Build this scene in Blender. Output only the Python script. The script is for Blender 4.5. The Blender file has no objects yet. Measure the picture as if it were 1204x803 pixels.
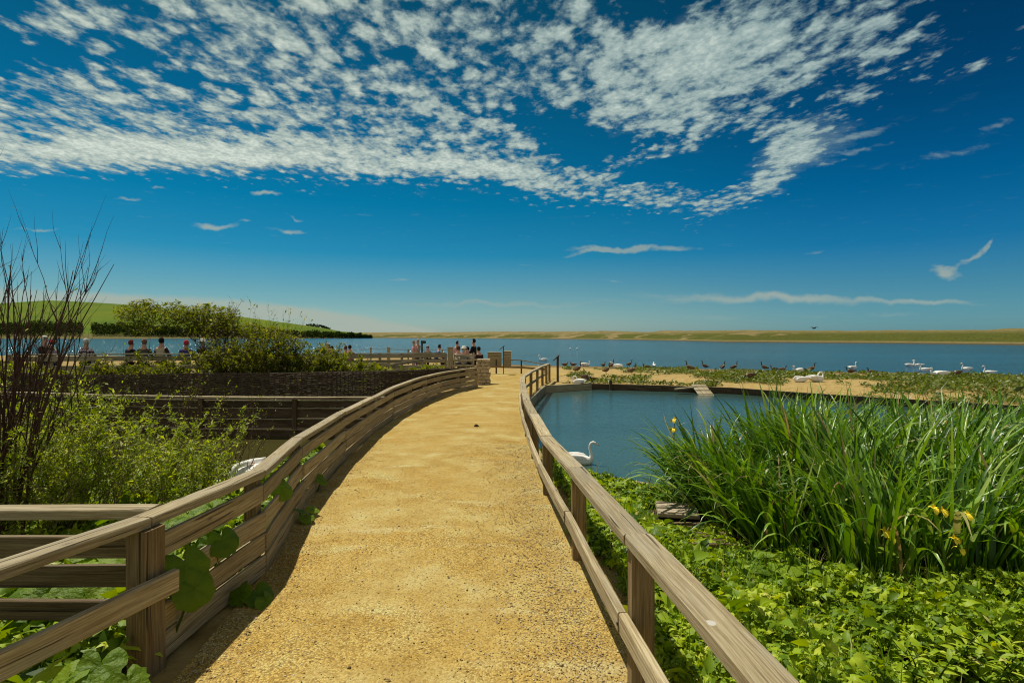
import bpy, bmesh, math, random
import numpy as np
from mathutils import Vector, Matrix
random.seed(7)
rng = np.random.default_rng(7)
PI = math.pi
scene = bpy.context.scene
COL = scene.collection

# ------------------------------------------------------------------ measuring
F = 640.0           # focal length in photograph pixels
EYE = 1.8
HZ = 395.0
def at_d(px, py, d):
    return Vector(((px-602)/F*d, d, EYE-(py-HZ)/F*d))
def at_z(px, py, z):
    d = F*(EYE-z)/(py-HZ)
    return Vector(((px-602)/F*d, d, z))
def X(px, d): return (px-602)/F*d

# ------------------------------------------------------------------ terrain
WATER = -0.65
POND = -0.5
LPOND = -0.6
PXL = [(-4,-1.76),(2.9,-1.79),(4.3,-1.94),(6.0,-2.3),(10.8,-2.74),(14.9,-2.70),(18.2,-2.36),(22,-1.36),(24,-1.0),(27,-1.6),(31,-3.0)]
PXR = [(-4,.70),(1.5,.62),(2.88,.55),(4.57,.47),(6.57,.33),(11.84,.20),(16.3,.24),(18.5,.55),(20.6,.85),(22.9,1.17),(25.5,1.63),(31,3.2)]
def xl(y): return np.interp(y, [p[0] for p in PXL], [p[1] for p in PXL])
def xr(y): return np.interp(y, [p[0] for p in PXR], [p[1] for p in PXR])
def zp(y): return -0.012*np.clip(y, 0, 25)
PONDPOLY = [(.42,9.7),(1.42,8.6),(2.3,8.0),(4,7.6),(8,8),(14,9),(24,11),(26,15),(15.0,16.0),(11.9,18.4),(8.7,21.6),(6.2,22.6),(3.4,23.4),(1.30,22.0),(.80,19.0),(.50,17.0),(.40,14.5),(.38,12)]
LPONDPOLY = [(-2.95,8.0),(-3.1,11),(-3.0,13.1),(-8,13.15),(-16,14.6),(-20,14),(-20,8.6),(-9,8.4),(-6,8.2),(-4,7.6)]
def poly_sd(P, x, y):
    """signed distance, positive inside"""
    P = np.array(P); x = np.asarray(x, float); y = np.asarray(y, float)
    best = np.full(x.shape, 1e18); ins = np.zeros(x.shape, bool)
    n = len(P)
    for i in range(n):
        ax, ay = P[i]; bx, by = P[(i+1) % n]
        ex, ey = bx-ax, by-ay
        t = np.clip(((x-ax)*ex+(y-ay)*ey)/(ex*ex+ey*ey), 0, 1)
        best = np.minimum(best, (x-ax-t*ex)**2+(y-ay-t*ey)**2)
        c = (ay > y) != (by > y)
        with np.errstate(divide='ignore', invalid='ignore'):
            xi = ax+(y-ay)*ex/(ey if ey != 0 else 1e-12)
        ins ^= c & (x < xi)
    d = np.sqrt(best)
    return np.where(ins, d, -d)
def sst(a, b, v):
    t = np.clip((v-a)/(b-a), 0, 1); return t*t*(3-2*t)
def vnoise(x, y, s=1.0, seed=0):
    x = np.asarray(x, float)*s+seed*17.3; y = np.asarray(y, float)*s+seed*31.7
    xi = np.floor(x).astype(np.int64); yi = np.floor(y).astype(np.int64)
    fx = x-xi; fy = y-yi; fx = fx*fx*(3-2*fx); fy = fy*fy*(3-2*fy)
    def h(a, b):
        v = np.sin(a*127.1+b*311.7+seed*74.7)*43758.5453
        return v-np.floor(v)
    return (h(xi,yi)*(1-fx)+h(xi+1,yi)*fx)*(1-fy)+(h(xi,yi+1)*(1-fx)+h(xi+1,yi+1)*fx)*fy
SHX = [-400,-100,-30,-14,-4,3,12,20,31,60,200,400]
SHY = [60,55,48,47,47,44.5,42,37.5,33.5,24,16,12]
def gz(x, y):
    x = np.asarray(x, float); y = np.asarray(y, float)
    base = zp(y)-.02
    rs = x-xr(y); ls = xl(y)-x
    z = base.copy() if hasattr(base, 'copy') else np.array(base)
    z = z+np.zeros_like(x)
    near = 1-sst(17, 23, y)
    z = z-near*(.26+.06*sst(6,8.5,y))*sst(.06, 1.8-1.0*sst(5.5,8,y), rs)-near*.24*sst(.1, 1.4, ls)
    z = z+(vnoise(x, y, .9, 1)-.5)*.10*(sst(.1, .8, rs)+sst(.1, .8, ls))
    # terrace behind the fences
    terr = sst(17, 21, y)*sst(-1.9, -3.2, x+.12*(y-25))
    z = z+terr*(0.02-z)
    sh = np.interp(x, SHX, SHY)+(vnoise(x, 0*y, .25, 5)-.5)*2.2
    shore = sst(-15, .5, y-sh)
    z = z*(1-shore*sst(-8, 0, x)) + shore*sst(-8, 0, x)*(-.63)
    z = np.where(y > sh, np.minimum(z, -.6-(y-sh)*.12), z)
    z = np.maximum(z, -3.5)
    sd = poly_sd(PONDPOLY, x, y); z = z+sst(0, .30, sd+np.where((x < 1.3) & (y > 9.2), .08, .22))*(-1.3-z)
    sd = poly_sd(LPONDPOLY, x, y); z = z+sst(-.1, .35, sd)*(-1.3-z)
    return z
def gz1(x, y): return float(gz(np.array([x]), np.array([y]))[0])
def on_ground(px, py):
    """point of the ground seen at a photograph pixel"""
    lo = 2.0
    for d in np.geomspace(2.0, 120, 900):
        if EYE-(py-HZ)/F*d <= max(gz1(X(px, d), d), -.64): return Vector((X(px, d), d, gz1(X(px, d), d)))
    return Vector((X(px, 45), 45, -.64))

# ------------------------------------------------------------------ object helpers
def tag(o, label, cat, group=None):
    o['label'] = label; o['category'] = cat
    if group: o['group'] = group
    return o
def thing(name, label, cat, loc=(0,0,0), rotz=0, group=None):
    o = bpy.data.objects.new(name, None); COL.objects.link(o); o.empty_display_size = .2
    o.location = loc; o.rotation_euler = (0,0,rotz)
    return tag(o, label, cat, group)
def link(name, me, parent=None, mats=None, world=False):
    o = bpy.data.objects.new(name, me); COL.objects.link(o)
    for m in (mats or []):
        if m.name not in [s.name for s in me.materials if s]: me.materials.append(m)
    if parent:
        o.parent = parent
        if world:   # vertices are in world coordinates
            o.matrix_parent_inverse = Matrix.LocRotScale(parent.location, parent.rotation_euler, parent.scale).inverted()
    return o
def dup(root, loc, rotz, label, scale=1.0, group=None):
    r = root.copy(); COL.objects.link(r); r.location = loc; r.rotation_euler = (0,0,rotz); r.scale = (scale,)*3
    r['label'] = label
    if group: r['group'] = group
    for ch in list(root.children):
        c = ch.copy(); COL.objects.link(c); c.parent = r
        for g in list(ch.children):
            k = g.copy(); COL.objects.link(k); k.parent = c
    return r
def structure(o): o['kind'] = 'structure'; return o
def stuff(o): o['kind'] = 'stuff'; return o

def np_mesh(name, V, Fq, attr=None, smooth=False, uv=None, mat_idx=None):
    """V (n,3); Fq (m,k) uniform polygon size"""
    V = np.ascontiguousarray(V, np.float32); Fq = np.ascontiguousarray(Fq, np.int32)
    me = bpy.data.meshes.new(name)
    me.vertices.add(len(V)); me.vertices.foreach_set('co', V.ravel())
    m, k = Fq.shape
    me.loops.add(m*k); me.loops.foreach_set('vertex_index', Fq.ravel())
    me.polygons.add(m); me.polygons.foreach_set('loop_start', np.arange(0, m*k, k, dtype=np.int32))
    if smooth: me.polygons.foreach_set('use_smooth', np.ones(m, bool))
    if mat_idx is not None: me.polygons.foreach_set('material_index', np.asarray(mat_idx, np.int32))
    me.update(calc_edges=True)
    if attr is not None:
        for nm, a in attr.items():
            at = me.attributes.new(nm, 'FLOAT', 'POINT'); at.data.foreach_set('value', np.ascontiguousarray(a, np.float32))
    if uv is not None:
        l = me.uv_layers.new(name='UVMap'); l.data.foreach_set('uv', np.ascontiguousarray(uv, np.float32).ravel())
    me.validate()
    return me

class MB:
    def __init__(s): s.v = []; s.f = []; s.uv = []; s.mi = []
    def add(s, verts, faces, uvs=None, mi=0):
        b = len(s.v); s.v += [tuple(p) for p in verts]
        for i, f in enumerate(faces):
            s.f.append(tuple(b+k for k in f)); s.mi.append(mi)
            s.uv.append(uvs[i] if uvs else [(0,0)]*len(f))
    def beam(s, p0, p1, w, h, up=(0,0,1), warp=.003, ch=.006, segs=None, mi=0):
        """a plank from p0 to p1, w across, h along up, chamfered edges, slightly bowed; uv runs along the grain"""
        p0 = Vector(p0); p1 = Vector(p1); a = (p1-p0); L = a.length; a.normalize()
        side = a.cross(Vector(up)); side.normalize(); u = side.cross(a); u.normalize()
        n = segs or max(2, min(10, int(L/.35)+1)); c = min(ch, w*.3, h*.3)
        prof = [(-w/2+c,-h/2),(w/2-c,-h/2),(w/2,-h/2+c),(w/2,h/2-c),(w/2-c,h/2),(-w/2+c,h/2),(-w/2,h/2-c),(-w/2,-h/2+c)]
        per = [0]
        for i in range(8):
            q0, q1 = prof[i], prof[(i+1)%8]; per.append(per[-1]+math.hypot(q1[0]-q0[0], q1[1]-q0[1]))
        ou, ov = random.uniform(0,50), random.uniform(0,50)
        vs = []; ph = random.uniform(0,6); 
        for i in range(n+1):
            t = i/n; off = side*(math.sin(t*PI*1.3+ph)*warp)+u*(math.sin(t*PI*1.7+ph*2)*warp*.6)
            for (x, z) in prof:
                vs.append(p0+a*(L*t)+side*x+u*z+off+Vector((random.uniform(-1,1),random.uniform(-1,1),random.uniform(-1,1)))*warp*.15)
        fs = []; uvs = []
        for i in range(n):
            for k in range(8):
                k2 = (k+1)%8
                fs.append((i*8+k, i*8+k2, (i+1)*8+k2, (i+1)*8+k))
                u0, u1 = ou+L*i/n, ou+L*(i+1)/n
                uvs.append([(u0,ov+per[k]),(u0,ov+per[k+1]),(u1,ov+per[k+1]),(u1,ov+per[k])])
        for e, r in ((0, range(7,-1,-1)), (n, range(8))):
            fs.append(tuple(e*8+k for k in r)); uvs.append([(ou+prof[k][0]*.3, ov+prof[k][1]) for k in r])
        s.add(vs, fs, uvs, mi)
    def tube(s, pts, rad, sides=5, mi=0, cap=True):
        n = len(pts); pts = [Vector(p) for p in pts]; vs = []
        ref = Vector((.31,.77,.55))
        for i, p in enumerate(pts):
            t = (pts[min(i+1,n-1)]-pts[max(i-1,0)])
            if t.length < 1e-9: t = Vector((0,0,1))
            t.normalize(); a = t.cross(ref)
            if a.length < .05: a = t.cross(Vector((1,0,0)))
            a.normalize(); b = t.cross(a)
            r = rad[i] if hasattr(rad, '__len__') else rad
            for k in range(sides):
                an = 2*PI*k/sides; vs.append(p+(a*math.cos(an)+b*math.sin(an))*r)
        fs = [(i*sides+k, i*sides+(k+1)%sides, (i+1)*sides+(k+1)%sides, (i+1)*sides+k) for i in range(n-1) for k in range(sides)]
        if cap and sides > 2: fs += [tuple(range(sides-1,-1,-1)), tuple((n-1)*sides+k for k in range(sides))]
        uvs = [[(i*.1, k*.02)]*len(f) for i, f in enumerate(fs) for k in [0]]
        s.add(vs, fs, uvs, mi)
    def loft(s, rings, sides=12, mi=None, cap=True):
        """rings: (x, z, half width, half height[, tilt]) along a spine in the xz plane"""
        n = len(rings); vs = []
        for i, r in enumerate(rings):
            a = rings[max(i-1,0)]; b = rings[min(i+1,n-1)]
            t = Vector((b[0]-a[0], 0, b[1]-a[1])); t.normalize()
            nrm = Vector((-t.z, 0, t.x))
            for k in range(sides):
                an = 2*PI*k/sides
                vs.append(Vector((r[0],0,r[1]))+Vector((0,1,0))*(math.cos(an)*r[2])+nrm*(math.sin(an)*r[3]))
        for i in range(n-1):
            m = mi(i) if mi else 0
            for k in range(sides):
                f = (i*sides+k, i*sides+(k+1)%sides, (i+1)*sides+(k+1)%sides, (i+1)*sides+k)
                mm = m[k % len(m)] if isinstance(m, (list,tuple)) else m
                s.f.append(tuple(len(s.v)+q for q in f)); s.mi.append(mm); s.uv.append([(0,0)]*4)
        b0 = len(s.v); s.v += [tuple(p) for p in vs]
        if cap:
            s.f.append(tuple(b0+k for k in range(sides-1,-1,-1))); s.mi.append(s.mi[0]); s.uv.append([(0,0)]*sides)
            s.f.append(tuple(b0+(n-1)*sides+k for k in range(sides))); s.mi.append(s.mi[-2]); s.uv.append([(0,0)]*sides)
    def mesh(s, name, smooth=False):
        me = bpy.data.meshes.new(name); me.from_pydata(s.v, [], s.f)
        l = me.uv_layers.new(name='UVMap'); l.data.foreach_set('uv', [c for f in s.uv for p in f for c in p])
        me.polygons.foreach_set('material_index', s.mi)
        if smooth: me.polygons.foreach_set('use_smooth', [True]*len(s.f))
        me.update(); return me
    def build(s, name, mats, parent=None, smooth=False, world=True):
        if not isinstance(mats, (list,tuple)): mats = [mats]
        me = s.mesh(name, smooth)
        for m in mats: me.materials.append(m)
        return link(name, me, parent, None, world)

# ------------------------------------------------------------------ materials
class NT:
    def __init__(s, tree): s.t = tree; s.n = tree.nodes; s.l = tree.links
    def new(s, kind, **kw):
        n = s.n.new(kind)
        for k, v in kw.items(): setattr(n, k, v)
        return n
    def put(s, inp, v):
        if hasattr(v, 'is_output') or isinstance(v, bpy.types.NodeSocket): s.l.new(v, inp)
        elif v is not None: inp.default_value = v
    def math(s, op, a, b=None, c=None, clamp=False):
        n = s.new('ShaderNodeMath', operation=op, use_clamp=clamp)
        s.put(n.inputs[0], a)
        if b is not None: s.put(n.inputs[1], b)
        if c is not None: s.put(n.inputs[2], c)
        return n.outputs[0]
    def mix(s, f, a, b, blend='MIX'):
        n = s.new('ShaderNodeMix', data_type='RGBA', blend_type=blend)
        s.put(n.inputs[0], f); s.put(n.inputs[6], a); s.put(n.inputs[7], b); return n.outputs[2]
    def noise(s, vec, scale, detail=4, rough=.55, dist=0, out=0):
        n = s.new('ShaderNodeTexNoise'); s.put(n.inputs['Vector'], vec)
        n.inputs['Scale'].default_value = scale; n.inputs['Detail'].default_value = detail
        n.inputs['Roughness'].default_value = rough; n.inputs['Distortion'].default_value = dist
        return n.outputs[out]
    def voro(s, vec, scale, out='Distance', feature='F1'):
        n = s.new('ShaderNodeTexVoronoi', feature=feature); s.put(n.inputs['Vector'], vec); n.inputs['Scale'].default_value = scale
        return n.outputs[out]
    def ramp(s, f, stops):
        n = s.new('ShaderNodeValToRGB'); e = n.color_ramp.elements
        while len(e) < len(stops): e.new(.5)
        for i, (p, c) in enumerate(stops): e[i].position = p; e[i].color = (*c, 1) if len(c) == 3 else c
        s.put(n.inputs[0], f); return n.outputs[0]
    def maprange(s, v, a, b, c=0, d=1, kind='SMOOTHSTEP'):
        n = s.new('ShaderNodeMapRange', interpolation_type=kind); s.put(n.inputs[0], v)
        for i, q in enumerate((a,b,c,d)): s.put(n.inputs[1+i], q)
        return n.outputs[0]
    def mapping(s, vec, loc=(0,0,0), rot=(0,0,0), scale=(1,1,1), kind='POINT'):
        n = s.new('ShaderNodeMapping', vector_type=kind); s.put(n.inputs[0], vec)
        n.inputs[1].default_value = loc; n.inputs[2].default_value = rot; n.inputs[3].default_value = scale
        return n.outputs[0]
    def bump(s, h, strength=.5, dist=.02, normal=None):
        n = s.new('ShaderNodeBump'); s.put(n.inputs['Height'], h)
        n.inputs['Strength'].default_value = strength; n.inputs['Distance'].default_value = dist
        if normal is not None: s.l.new(normal, n.inputs['Normal'])
        return n.outputs[0]
def mat(name):
    m = bpy.data.materials.new(name); m.use_nodes = True; nt = NT(m.node_tree); nt.n.clear()
    out = nt.new('ShaderNodeOutputMaterial'); return m, nt, out
def principled(nt, out, color, rough=.7, normal=None, spec=.3, **kw):
    p = nt.new('ShaderNodeBsdfPrincipled'); nt.put(p.inputs['Base Color'], color if not isinstance(color, tuple) else (*color[:3],1))
    nt.put(p.inputs['Roughness'], rough); p.inputs['Specular IOR Level'].default_value = spec
    if normal is not None: nt.l.new(normal, p.inputs['Normal'])
    for k, v in kw.items(): nt.put(p.inputs[k], v)
    nt.l.new(p.outputs[0], out.inputs[0]); return p
def pos(nt): return nt.new('ShaderNodeNewGeometry').outputs['Position']
def uvout(nt): return nt.new('ShaderNodeTexCoord').outputs['UV']

def wood(name, c_dark, c_mid, c_light, grey=.25, rough=.8, splat=0):
    m, nt, out = mat(name); uv = uvout(nt)
    rnd = nt.new('ShaderNodeObjectInfo').outputs['Random']
    wv = nt.noise(nt.mapping(uv, scale=(1.1, 6, 1)), 1.0, 3, .5)
    dist = nt.new('ShaderNodeVectorMath', operation='MULTIPLY_ADD'); nt.put(dist.inputs[0], wv)
    dist.inputs[1].default_value = (0,.05,0); nt.put(dist.inputs[2], uv)
    g1 = nt.noise(nt.mapping(dist.outputs[0], scale=(1.6, 70, 1)), 1.0, 5, .65)
    g2 = nt.noise(nt.mapping(dist.outputs[0], scale=(5, 220, 1)), 1.0, 4, .7)
    big = nt.noise(nt.mapping(uv, scale=(1.3, 5, 1)), 1.0, 4, .6)
    g = nt.math('ADD', nt.math('MULTIPLY', g1, .60), nt.math('MULTIPLY', g2, .40))
    col = nt.ramp(g, [(.35, c_dark), (.48, c_mid), (.62, c_light)])
    greyed = nt.mix(nt.maprange(big, .42, .68, 0, grey), col, (.36,.325,.235,1))
    # knots
    kn = nt.voro(nt.mapping(uv, scale=(2.2, 8, 1)), 1.0)
    col2 = nt.mix(nt.maprange(kn, .03, .13, .75, 0), greyed, (*[c*.45 for c in c_dark],1))
    # cracks along the grain
    ck = nt.noise(nt.mapping(dist.outputs[0], loc=(3,7,0), scale=(.9, 38, 1)), 1.0, 2, .4)
    crack = nt.maprange(ck, .655, .70, 0, 1)
    col3 = nt.mix(nt.math('MULTIPLY', crack, .75), col2, (.02,.014,.008,1))
    if splat:
        sv = nt.math('ADD', nt.voro(uv, 2.3), nt.math('MULTIPLY', nt.math('SUBTRACT', nt.noise(uv, 40, 3, .6), .5), .06))
        col3 = nt.mix(nt.maprange(sv, .030, .045, .85, 0), col3, (.62,.60,.54,1))
        gs = nt.noise(nt.mapping(uv, scale=(.8,3,1)), 1.7, 5, .65); col3 = nt.mix(nt.maprange(gs, .58, .72, 0, .45), col3, (.17,.155,.06,1))
    tint = nt.maprange(rnd, 0, 1, .78, 1.16, 'LINEAR')
    hs = nt.new('ShaderNodeHueSaturation'); nt.put(hs.inputs['Value'], tint); nt.put(hs.inputs['Color'], col3)
    hgt = nt.math('SUBTRACT', nt.math('ADD', g, nt.math('MULTIPLY', big, .4)), nt.math('MULTIPLY', crack, 1.2))
    principled(nt, out, hs.outputs[0], rough, nt.bump(hgt, .85, .007), .25)
    return m
M = {}
M['side_rail'] = wood('dark_shaded_wood', (.05,.032,.014), (.13,.09,.04), (.24,.18,.09), .15)  # darker wood; foliage shade on the lower side rails is in its colour
M['wood'] = wood('weathered_wood', (.095,.062,.024), (.31,.232,.112), (.56,.455,.26), .35)
M['rail'] = wood('handrail_wood', (.115,.085,.040), (.33,.262,.140), (.54,.46,.29), .45, .8, 1)
M['post'] = wood('post_wood', (.075,.045,.016), (.19,.125,.050), (.33,.24,.11), .2)
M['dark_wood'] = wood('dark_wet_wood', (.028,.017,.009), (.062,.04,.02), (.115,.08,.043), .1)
M['grey_wood'] = wood('silvered_wood', (.12,.095,.052), (.28,.235,.135), (.44,.39,.25), .5)

def gravel_path():
    m, nt, out = mat('gravel_path'); p = pos(nt)
    big = nt.noise(p, .55, 4, .6); mid = nt.noise(p, 2.4, 5, .6)
    streak = nt.noise(nt.mapping(p, scale=(.8, 2.6, 1)), 1.0, 5, .6)
    fine = nt.noise(p, 60, 3, .7)
    cell = nt.voro(p, 88, 'Color'); cd = nt.voro(p, 88, 'Distance')
    cell2 = nt.voro(p, 38, 'Color'); cd2 = nt.voro(p, 38, 'Distance')
    base = nt.ramp(mid, [(.30,(.40,.255,.075)),(.50,(.49,.345,.125)),(.70,(.56,.43,.20))])
    base = nt.mix(nt.maprange(big, .42, .66, 0, .8), base, (.48,.315,.095,1))
    base = nt.mix(nt.maprange(streak, .54, .70, 0, .55), base, (.68,.55,.32,1)); rough_ = nt.maprange(nt.noise(p, .8, 4, .6), .40, .58)
    sep = nt.new('ShaderNodeSeparateColor'); nt.put(sep.inputs[0], cell)
    grain = nt.ramp(sep.outputs[0], [(0,(.30,.19,.06)),(.25,(.62,.47,.24)),(.6,(.86,.74,.50)),(1,(1.0,.95,.80))])
    base = nt.mix(nt.maprange(rough_, 0, 1, .35, .70, 'LINEAR'), base, grain, 'OVERLAY'); base = nt.mix(nt.math('MULTIPLY', nt.maprange(cd, .42, .62, 0, .5), rough_), base, (.16,.10,.03,1))
    s2 = nt.new('ShaderNodeSeparateColor'); nt.put(s2.inputs[0], cell2)
    peb = nt.math('MULTIPLY', nt.maprange(s2.outputs[0], .80, .84), nt.maprange(cd2, .30, .22, 0, 1))
    patch = nt.maprange(nt.noise(p, 1.1, 3, .5), .42, .62, .12, 1)
    peb = nt.math('MULTIPLY', peb, patch)
    pcol = nt.ramp(s2.outputs[1], [(0,(.10,.065,.03)),(.35,(.42,.31,.16)),(.8,(.66,.56,.38)),(1,(.72,.66,.52))])
    base = nt.mix(peb, base, pcol)
    base = nt.mix(nt.maprange(fine, .62, .72, 0, .6), base, (.22,.14,.05,1))
    base = nt.mix(1.0, base, (.70,.785,.80,1), 'MULTIPLY')
    h = nt.math('ADD', nt.math('MULTIPLY', cd, -.5), nt.math('ADD', nt.math('MULTIPLY', peb, nt.math('SUBTRACT', 1.2, nt.math('MULTIPLY', cd2, 2.5))), nt.math('MULTIPLY', mid, 1.5)))
    principled(nt, out, base, .95, nt.bump(h, .8, .008), .1)
    return m
M['gravel'] = gravel_path()

def ground_mat():
    m, nt, out = mat('ground_soil'); p = pos(nt)
    sand = nt.new('ShaderNodeAttribute', attribute_name='sand').outputs['Fac']
    n1 = nt.noise(p, .5, 6, .65); n2 = nt.noise(p, 3.0, 6, .7); n3 = nt.noise(p, 40, 4, .7)
    sc = nt.ramp(n2, [(.3,(.26,.175,.055)),(.5,(.37,.265,.095)),(.72,(.46,.36,.16))])
    sc = nt.mix(nt.maprange(n1, .5, .72, 0, .45), sc, (.30,.205,.07,1))
    sc = nt.mix(nt.maprange(n3, .58, .70, 0, .6), sc, (.15,.105,.04,1)); sc = nt.mix(nt.maprange(nt.noise(p, 9, 5, .7), .56, .70, 0, .6), sc, (.17,.125,.045,1))
    soil = nt.ramp(n2, [(.3,(.020,.015,.008)),(.55,(.055,.040,.018)),(.8,(.11,.08,.035))])
    col = nt.mix(sand, soil, sc)
    zz = nt.new('ShaderNodeSeparateXYZ'); nt.put(zz.inputs[0], p)
    wet = nt.maprange(zz.outputs[2], -.64, -.54, .7, 0)
    col = nt.mix(wet, col, (.07,.05,.025,1))
    h = nt.math('ADD', nt.math('MULTIPLY', n2, 1.0), nt.math('MULTIPLY', n3, .3))
    principled(nt, out, col, .95, nt.bump(h, .8, .03), .1)
    return m
M['ground'] = ground_mat()

def water(name, deep, bumps, rough, strength):
    m, nt, out = mat(name); p = pos(nt); h = None
    for (sx, sy, sc, amp, rot) in bumps:
        n = nt.noise(nt.mapping(p, rot=(0,0,rot), scale=(sx, sy, 1)), sc, 3, .6)
        n = nt.math('MULTIPLY', n, amp); h = n if h is None else nt.math('ADD', h, n)
    mott = nt.noise(nt.mapping(p, scale=(.25,1,1)), .08, 4, .6)
    col = nt.mix(nt.maprange(mott, .35, .65), (*deep,1), (*[c*1.5 for c in deep],1))
    principled(nt, out, col, rough, nt.bump(h, strength, 1.0), .5, IOR=1.33)
    return m
M['lagoon'] = water('lagoon_water', (.001,.056,.098), [(1,2.0,.8,.20,.15),(1,2.2,2.8,.10,-.2),(1,2,8,.03,.1)], .12, 1.0)
M['pond'] = water('pond_water', (.028,.062,.055), [(1,2.6,1.1,.010,.1),(1,3,5.0,.008,-.15)], .05, 1.0)
M['murk'] = water('murky_water', (.045,.042,.012), [(1,2,2.0,.006,.1)], .07, 1.0)

def leafmat(name, stops, trans=.35, rough=.45, spec=.35, bump=False):
    m, nt, out = mat(name)
    r = nt.new('ShaderNodeAttribute', attribute_name='rnd').outputs['Fac']
    col = nt.ramp(r, stops)
    p = nt.new('ShaderNodeBsdfPrincipled'); nt.put(p.inputs['Base Color'], col); p.inputs['Roughness'].default_value = rough
    p.inputs['Specular IOR Level'].default_value = spec
    if bump:
        nt.l.new(nt.bump(nt.noise(pos(nt), 38, 3, .6), .9, .012), p.inputs['Normal'])
    tr = nt.new('ShaderNodeBsdfTranslucent')
    hs = nt.new('ShaderNodeHueSaturation'); hs.inputs['Hue'].default_value = .485; hs.inputs['Saturation'].default_value = 1.15; hs.inputs['Value'].default_value = 1.5
    nt.put(hs.inputs['Color'], col); nt.l.new(hs.outputs[0], tr.inputs[0])
    mx = nt.new('ShaderNodeMixShader'); mx.inputs[0].default_value = trans
    nt.l.new(p.outputs[0], mx.inputs[1]); nt.l.new(tr.outputs[0], mx.inputs[2]); nt.l.new(mx.outputs[0], out.inputs[0])
    return m
M['nettle'] = leafmat('ground_cover_leaf', [(0,(.035,.08,.004)),(.3,(.15,.255,.009)),(.7,(.35,.46,.018)),(.95,(.54,.60,.07)),(1,(.60,.54,.2))], .3, .5, .25)
M['iris'] = leafmat('iris_leaf',  [(0,(.03,.09,.006)),(.45,(.115,.25,.014)),(.82,(.23,.39,.035)),(.93,(.37,.46,.11)),(.96,(.40,.31,.13)),(1,(.30,.20,.09))], .3, .36, .5)
M['willow'] = leafmat('willow_leaf', [(0,(.08,.14,.010)),(.4,(.21,.285,.016)),(.8,(.37,.43,.05)),(1,(.68,.65,.33))], .5, .5, .25)
M['bush'] = leafmat('hedge_leaf', [(0,(.045,.07,.005)),(.5,(.135,.165,.012)),(.88,(.26,.275,.025)),(1,(.52,.44,.16))], .5, .5, .25)
M['butterbur'] = leafmat('butterbur_leaf', [(0,(.10,.19,.010)),(.6,(.18,.29,.014)),(1,(.26,.38,.025))], .45, .5, .25, True)
M['beet'] = leafmat('beach_plant_leaf', [(0,(.045,.075,.008)),(.5,(.11,.155,.014)),(.85,(.20,.24,.03)),(1,(.42,.38,.20))], .25)
M['wood_leaf'] = leafmat('distant_tree_leaf', [(0,(.014,.026,.005)),(.7,(.026,.045,.006)),(1,(.06,.075,.010))], .1, .9, .02)
M['straw'] = leafmat('dry_straw', [(0,(.10,.065,.03)),(.5,(.24,.17,.08)),(1,(.42,.33,.18))], .1, .8, .1)

def flat(name, c, rough=.7, n=.25, scale=20, spec=.3):
    m, nt, out = mat(name); tc = nt.new('ShaderNodeTexCoord').outputs['Object']
    v = nt.noise(tc, scale, 4, .6)
    col = nt.mix(nt.maprange(v, .3, .7), (*[x*(1-n) for x in c],1), (*[min(1,x*(1+n)) for x in c],1))
    principled(nt, out, col, rough, nt.bump(v, .3, .01), spec); return m
M['twig'] = flat('red_brown_twig', (.075,.036,.022), .7, .4, 12)
M['twig_pale'] = flat('pale_twig', (.22,.165,.10), .8, .4, 12)
M['wicker'] = flat('woven_withy', (.085,.062,.038), .85, .5, 30)
M['stone'] = flat('pale_stone', (.42,.34,.22), .9, .35, 9)
M['slab'] = flat('paving_stone', (.40,.33,.23), .9, .3, 8)
M['dark_stone'] = flat('dark_stone', (.05,.035,.02), .9, .3, 30)
M['white_f'] = flat('white_feather', (.80,.79,.74), .8, .06, 14)
M['swan_bill'] = flat('orange_bill', (.62,.20,.03), .5, .1)
M['black_f'] = flat('black_feather', (.016,.013,.012), .6, .3)
M['brown_f'] = flat('brown_feather', (.13,.085,.045), .8, .45, 26)
M['pale_f'] = flat('pale_breast_feather', (.42,.34,.24), .8, .2, 20)
M['duck_f'] = flat('mottled_duck_feather', (.17,.11,.06), .8, .5, 40)
M['grey_f'] = flat('grey_wing_feather', (.36,.36,.36), .8, .1)
M['leg_b'] = flat('dark_webbed_leg', (.03,.026,.022), .6, .1)
M['skin'] = flat('skin', (.50,.28,.19), .6, .05)
M['metal_green'] = flat('dark_green_paint', (.02,.05,.04), .5, .1)
M['sign_face'] = flat('sign_panel', (.035,.03,.028), .4, .3, 5)
M['petal'] = flat('yellow_petal', (.86,.66,.03), .6, .12, 30)
M['white_p'] = flat('white_buoy', (.78,.76,.72), .5, .05)
M['rope'] = flat('grey_rope', (.30,.27,.22), .9, .2)
def cloth(c): 
    k = 'cloth_%02x%02x%02x' % tuple(int(x*255) for x in c)
    if k not in M: M[k] = flat(k, c, .9, .15, 8, .1)
    return M[k]

# ------------------------------------------------------------------ ground sheet
def spaced(*seg):
    out = []
    for a, b, st in seg: out += list(np.arange(a, b-1e-6, st))
    return np.array(out+[seg[-1][1]])
gx = spaced((-4000,-800,320),(-800,-200,60),(-200,-50,10),(-50,-14,1.2),(-14,-3.6,.3),(-3.6,1.6,.14),(1.6,18,.28),(18,50,1.0),(50,200,10),(200,800,60),(800,4000,320))
gy = spaced((-400,-40,60),(-40,-6,4),(-6,24,.22),(24,52,.5),(52,100,6),(100,800,50),(800,5000,300))
GX, GY = np.meshgrid(gx, gy); V = np.stack([GX.ravel(), GY.ravel(), gz(GX.ravel(), GY.ravel())], 1)
def gridfaces(nx, ny):
    i = np.arange(nx*ny).reshape(ny, nx)
    return np.stack([i[:-1,:-1], i[:-1,1:], i[1:,1:], i[1:,:-1]], -1).reshape(-1, 4)
xs, ys = V[:,0], V[:,1]
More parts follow.
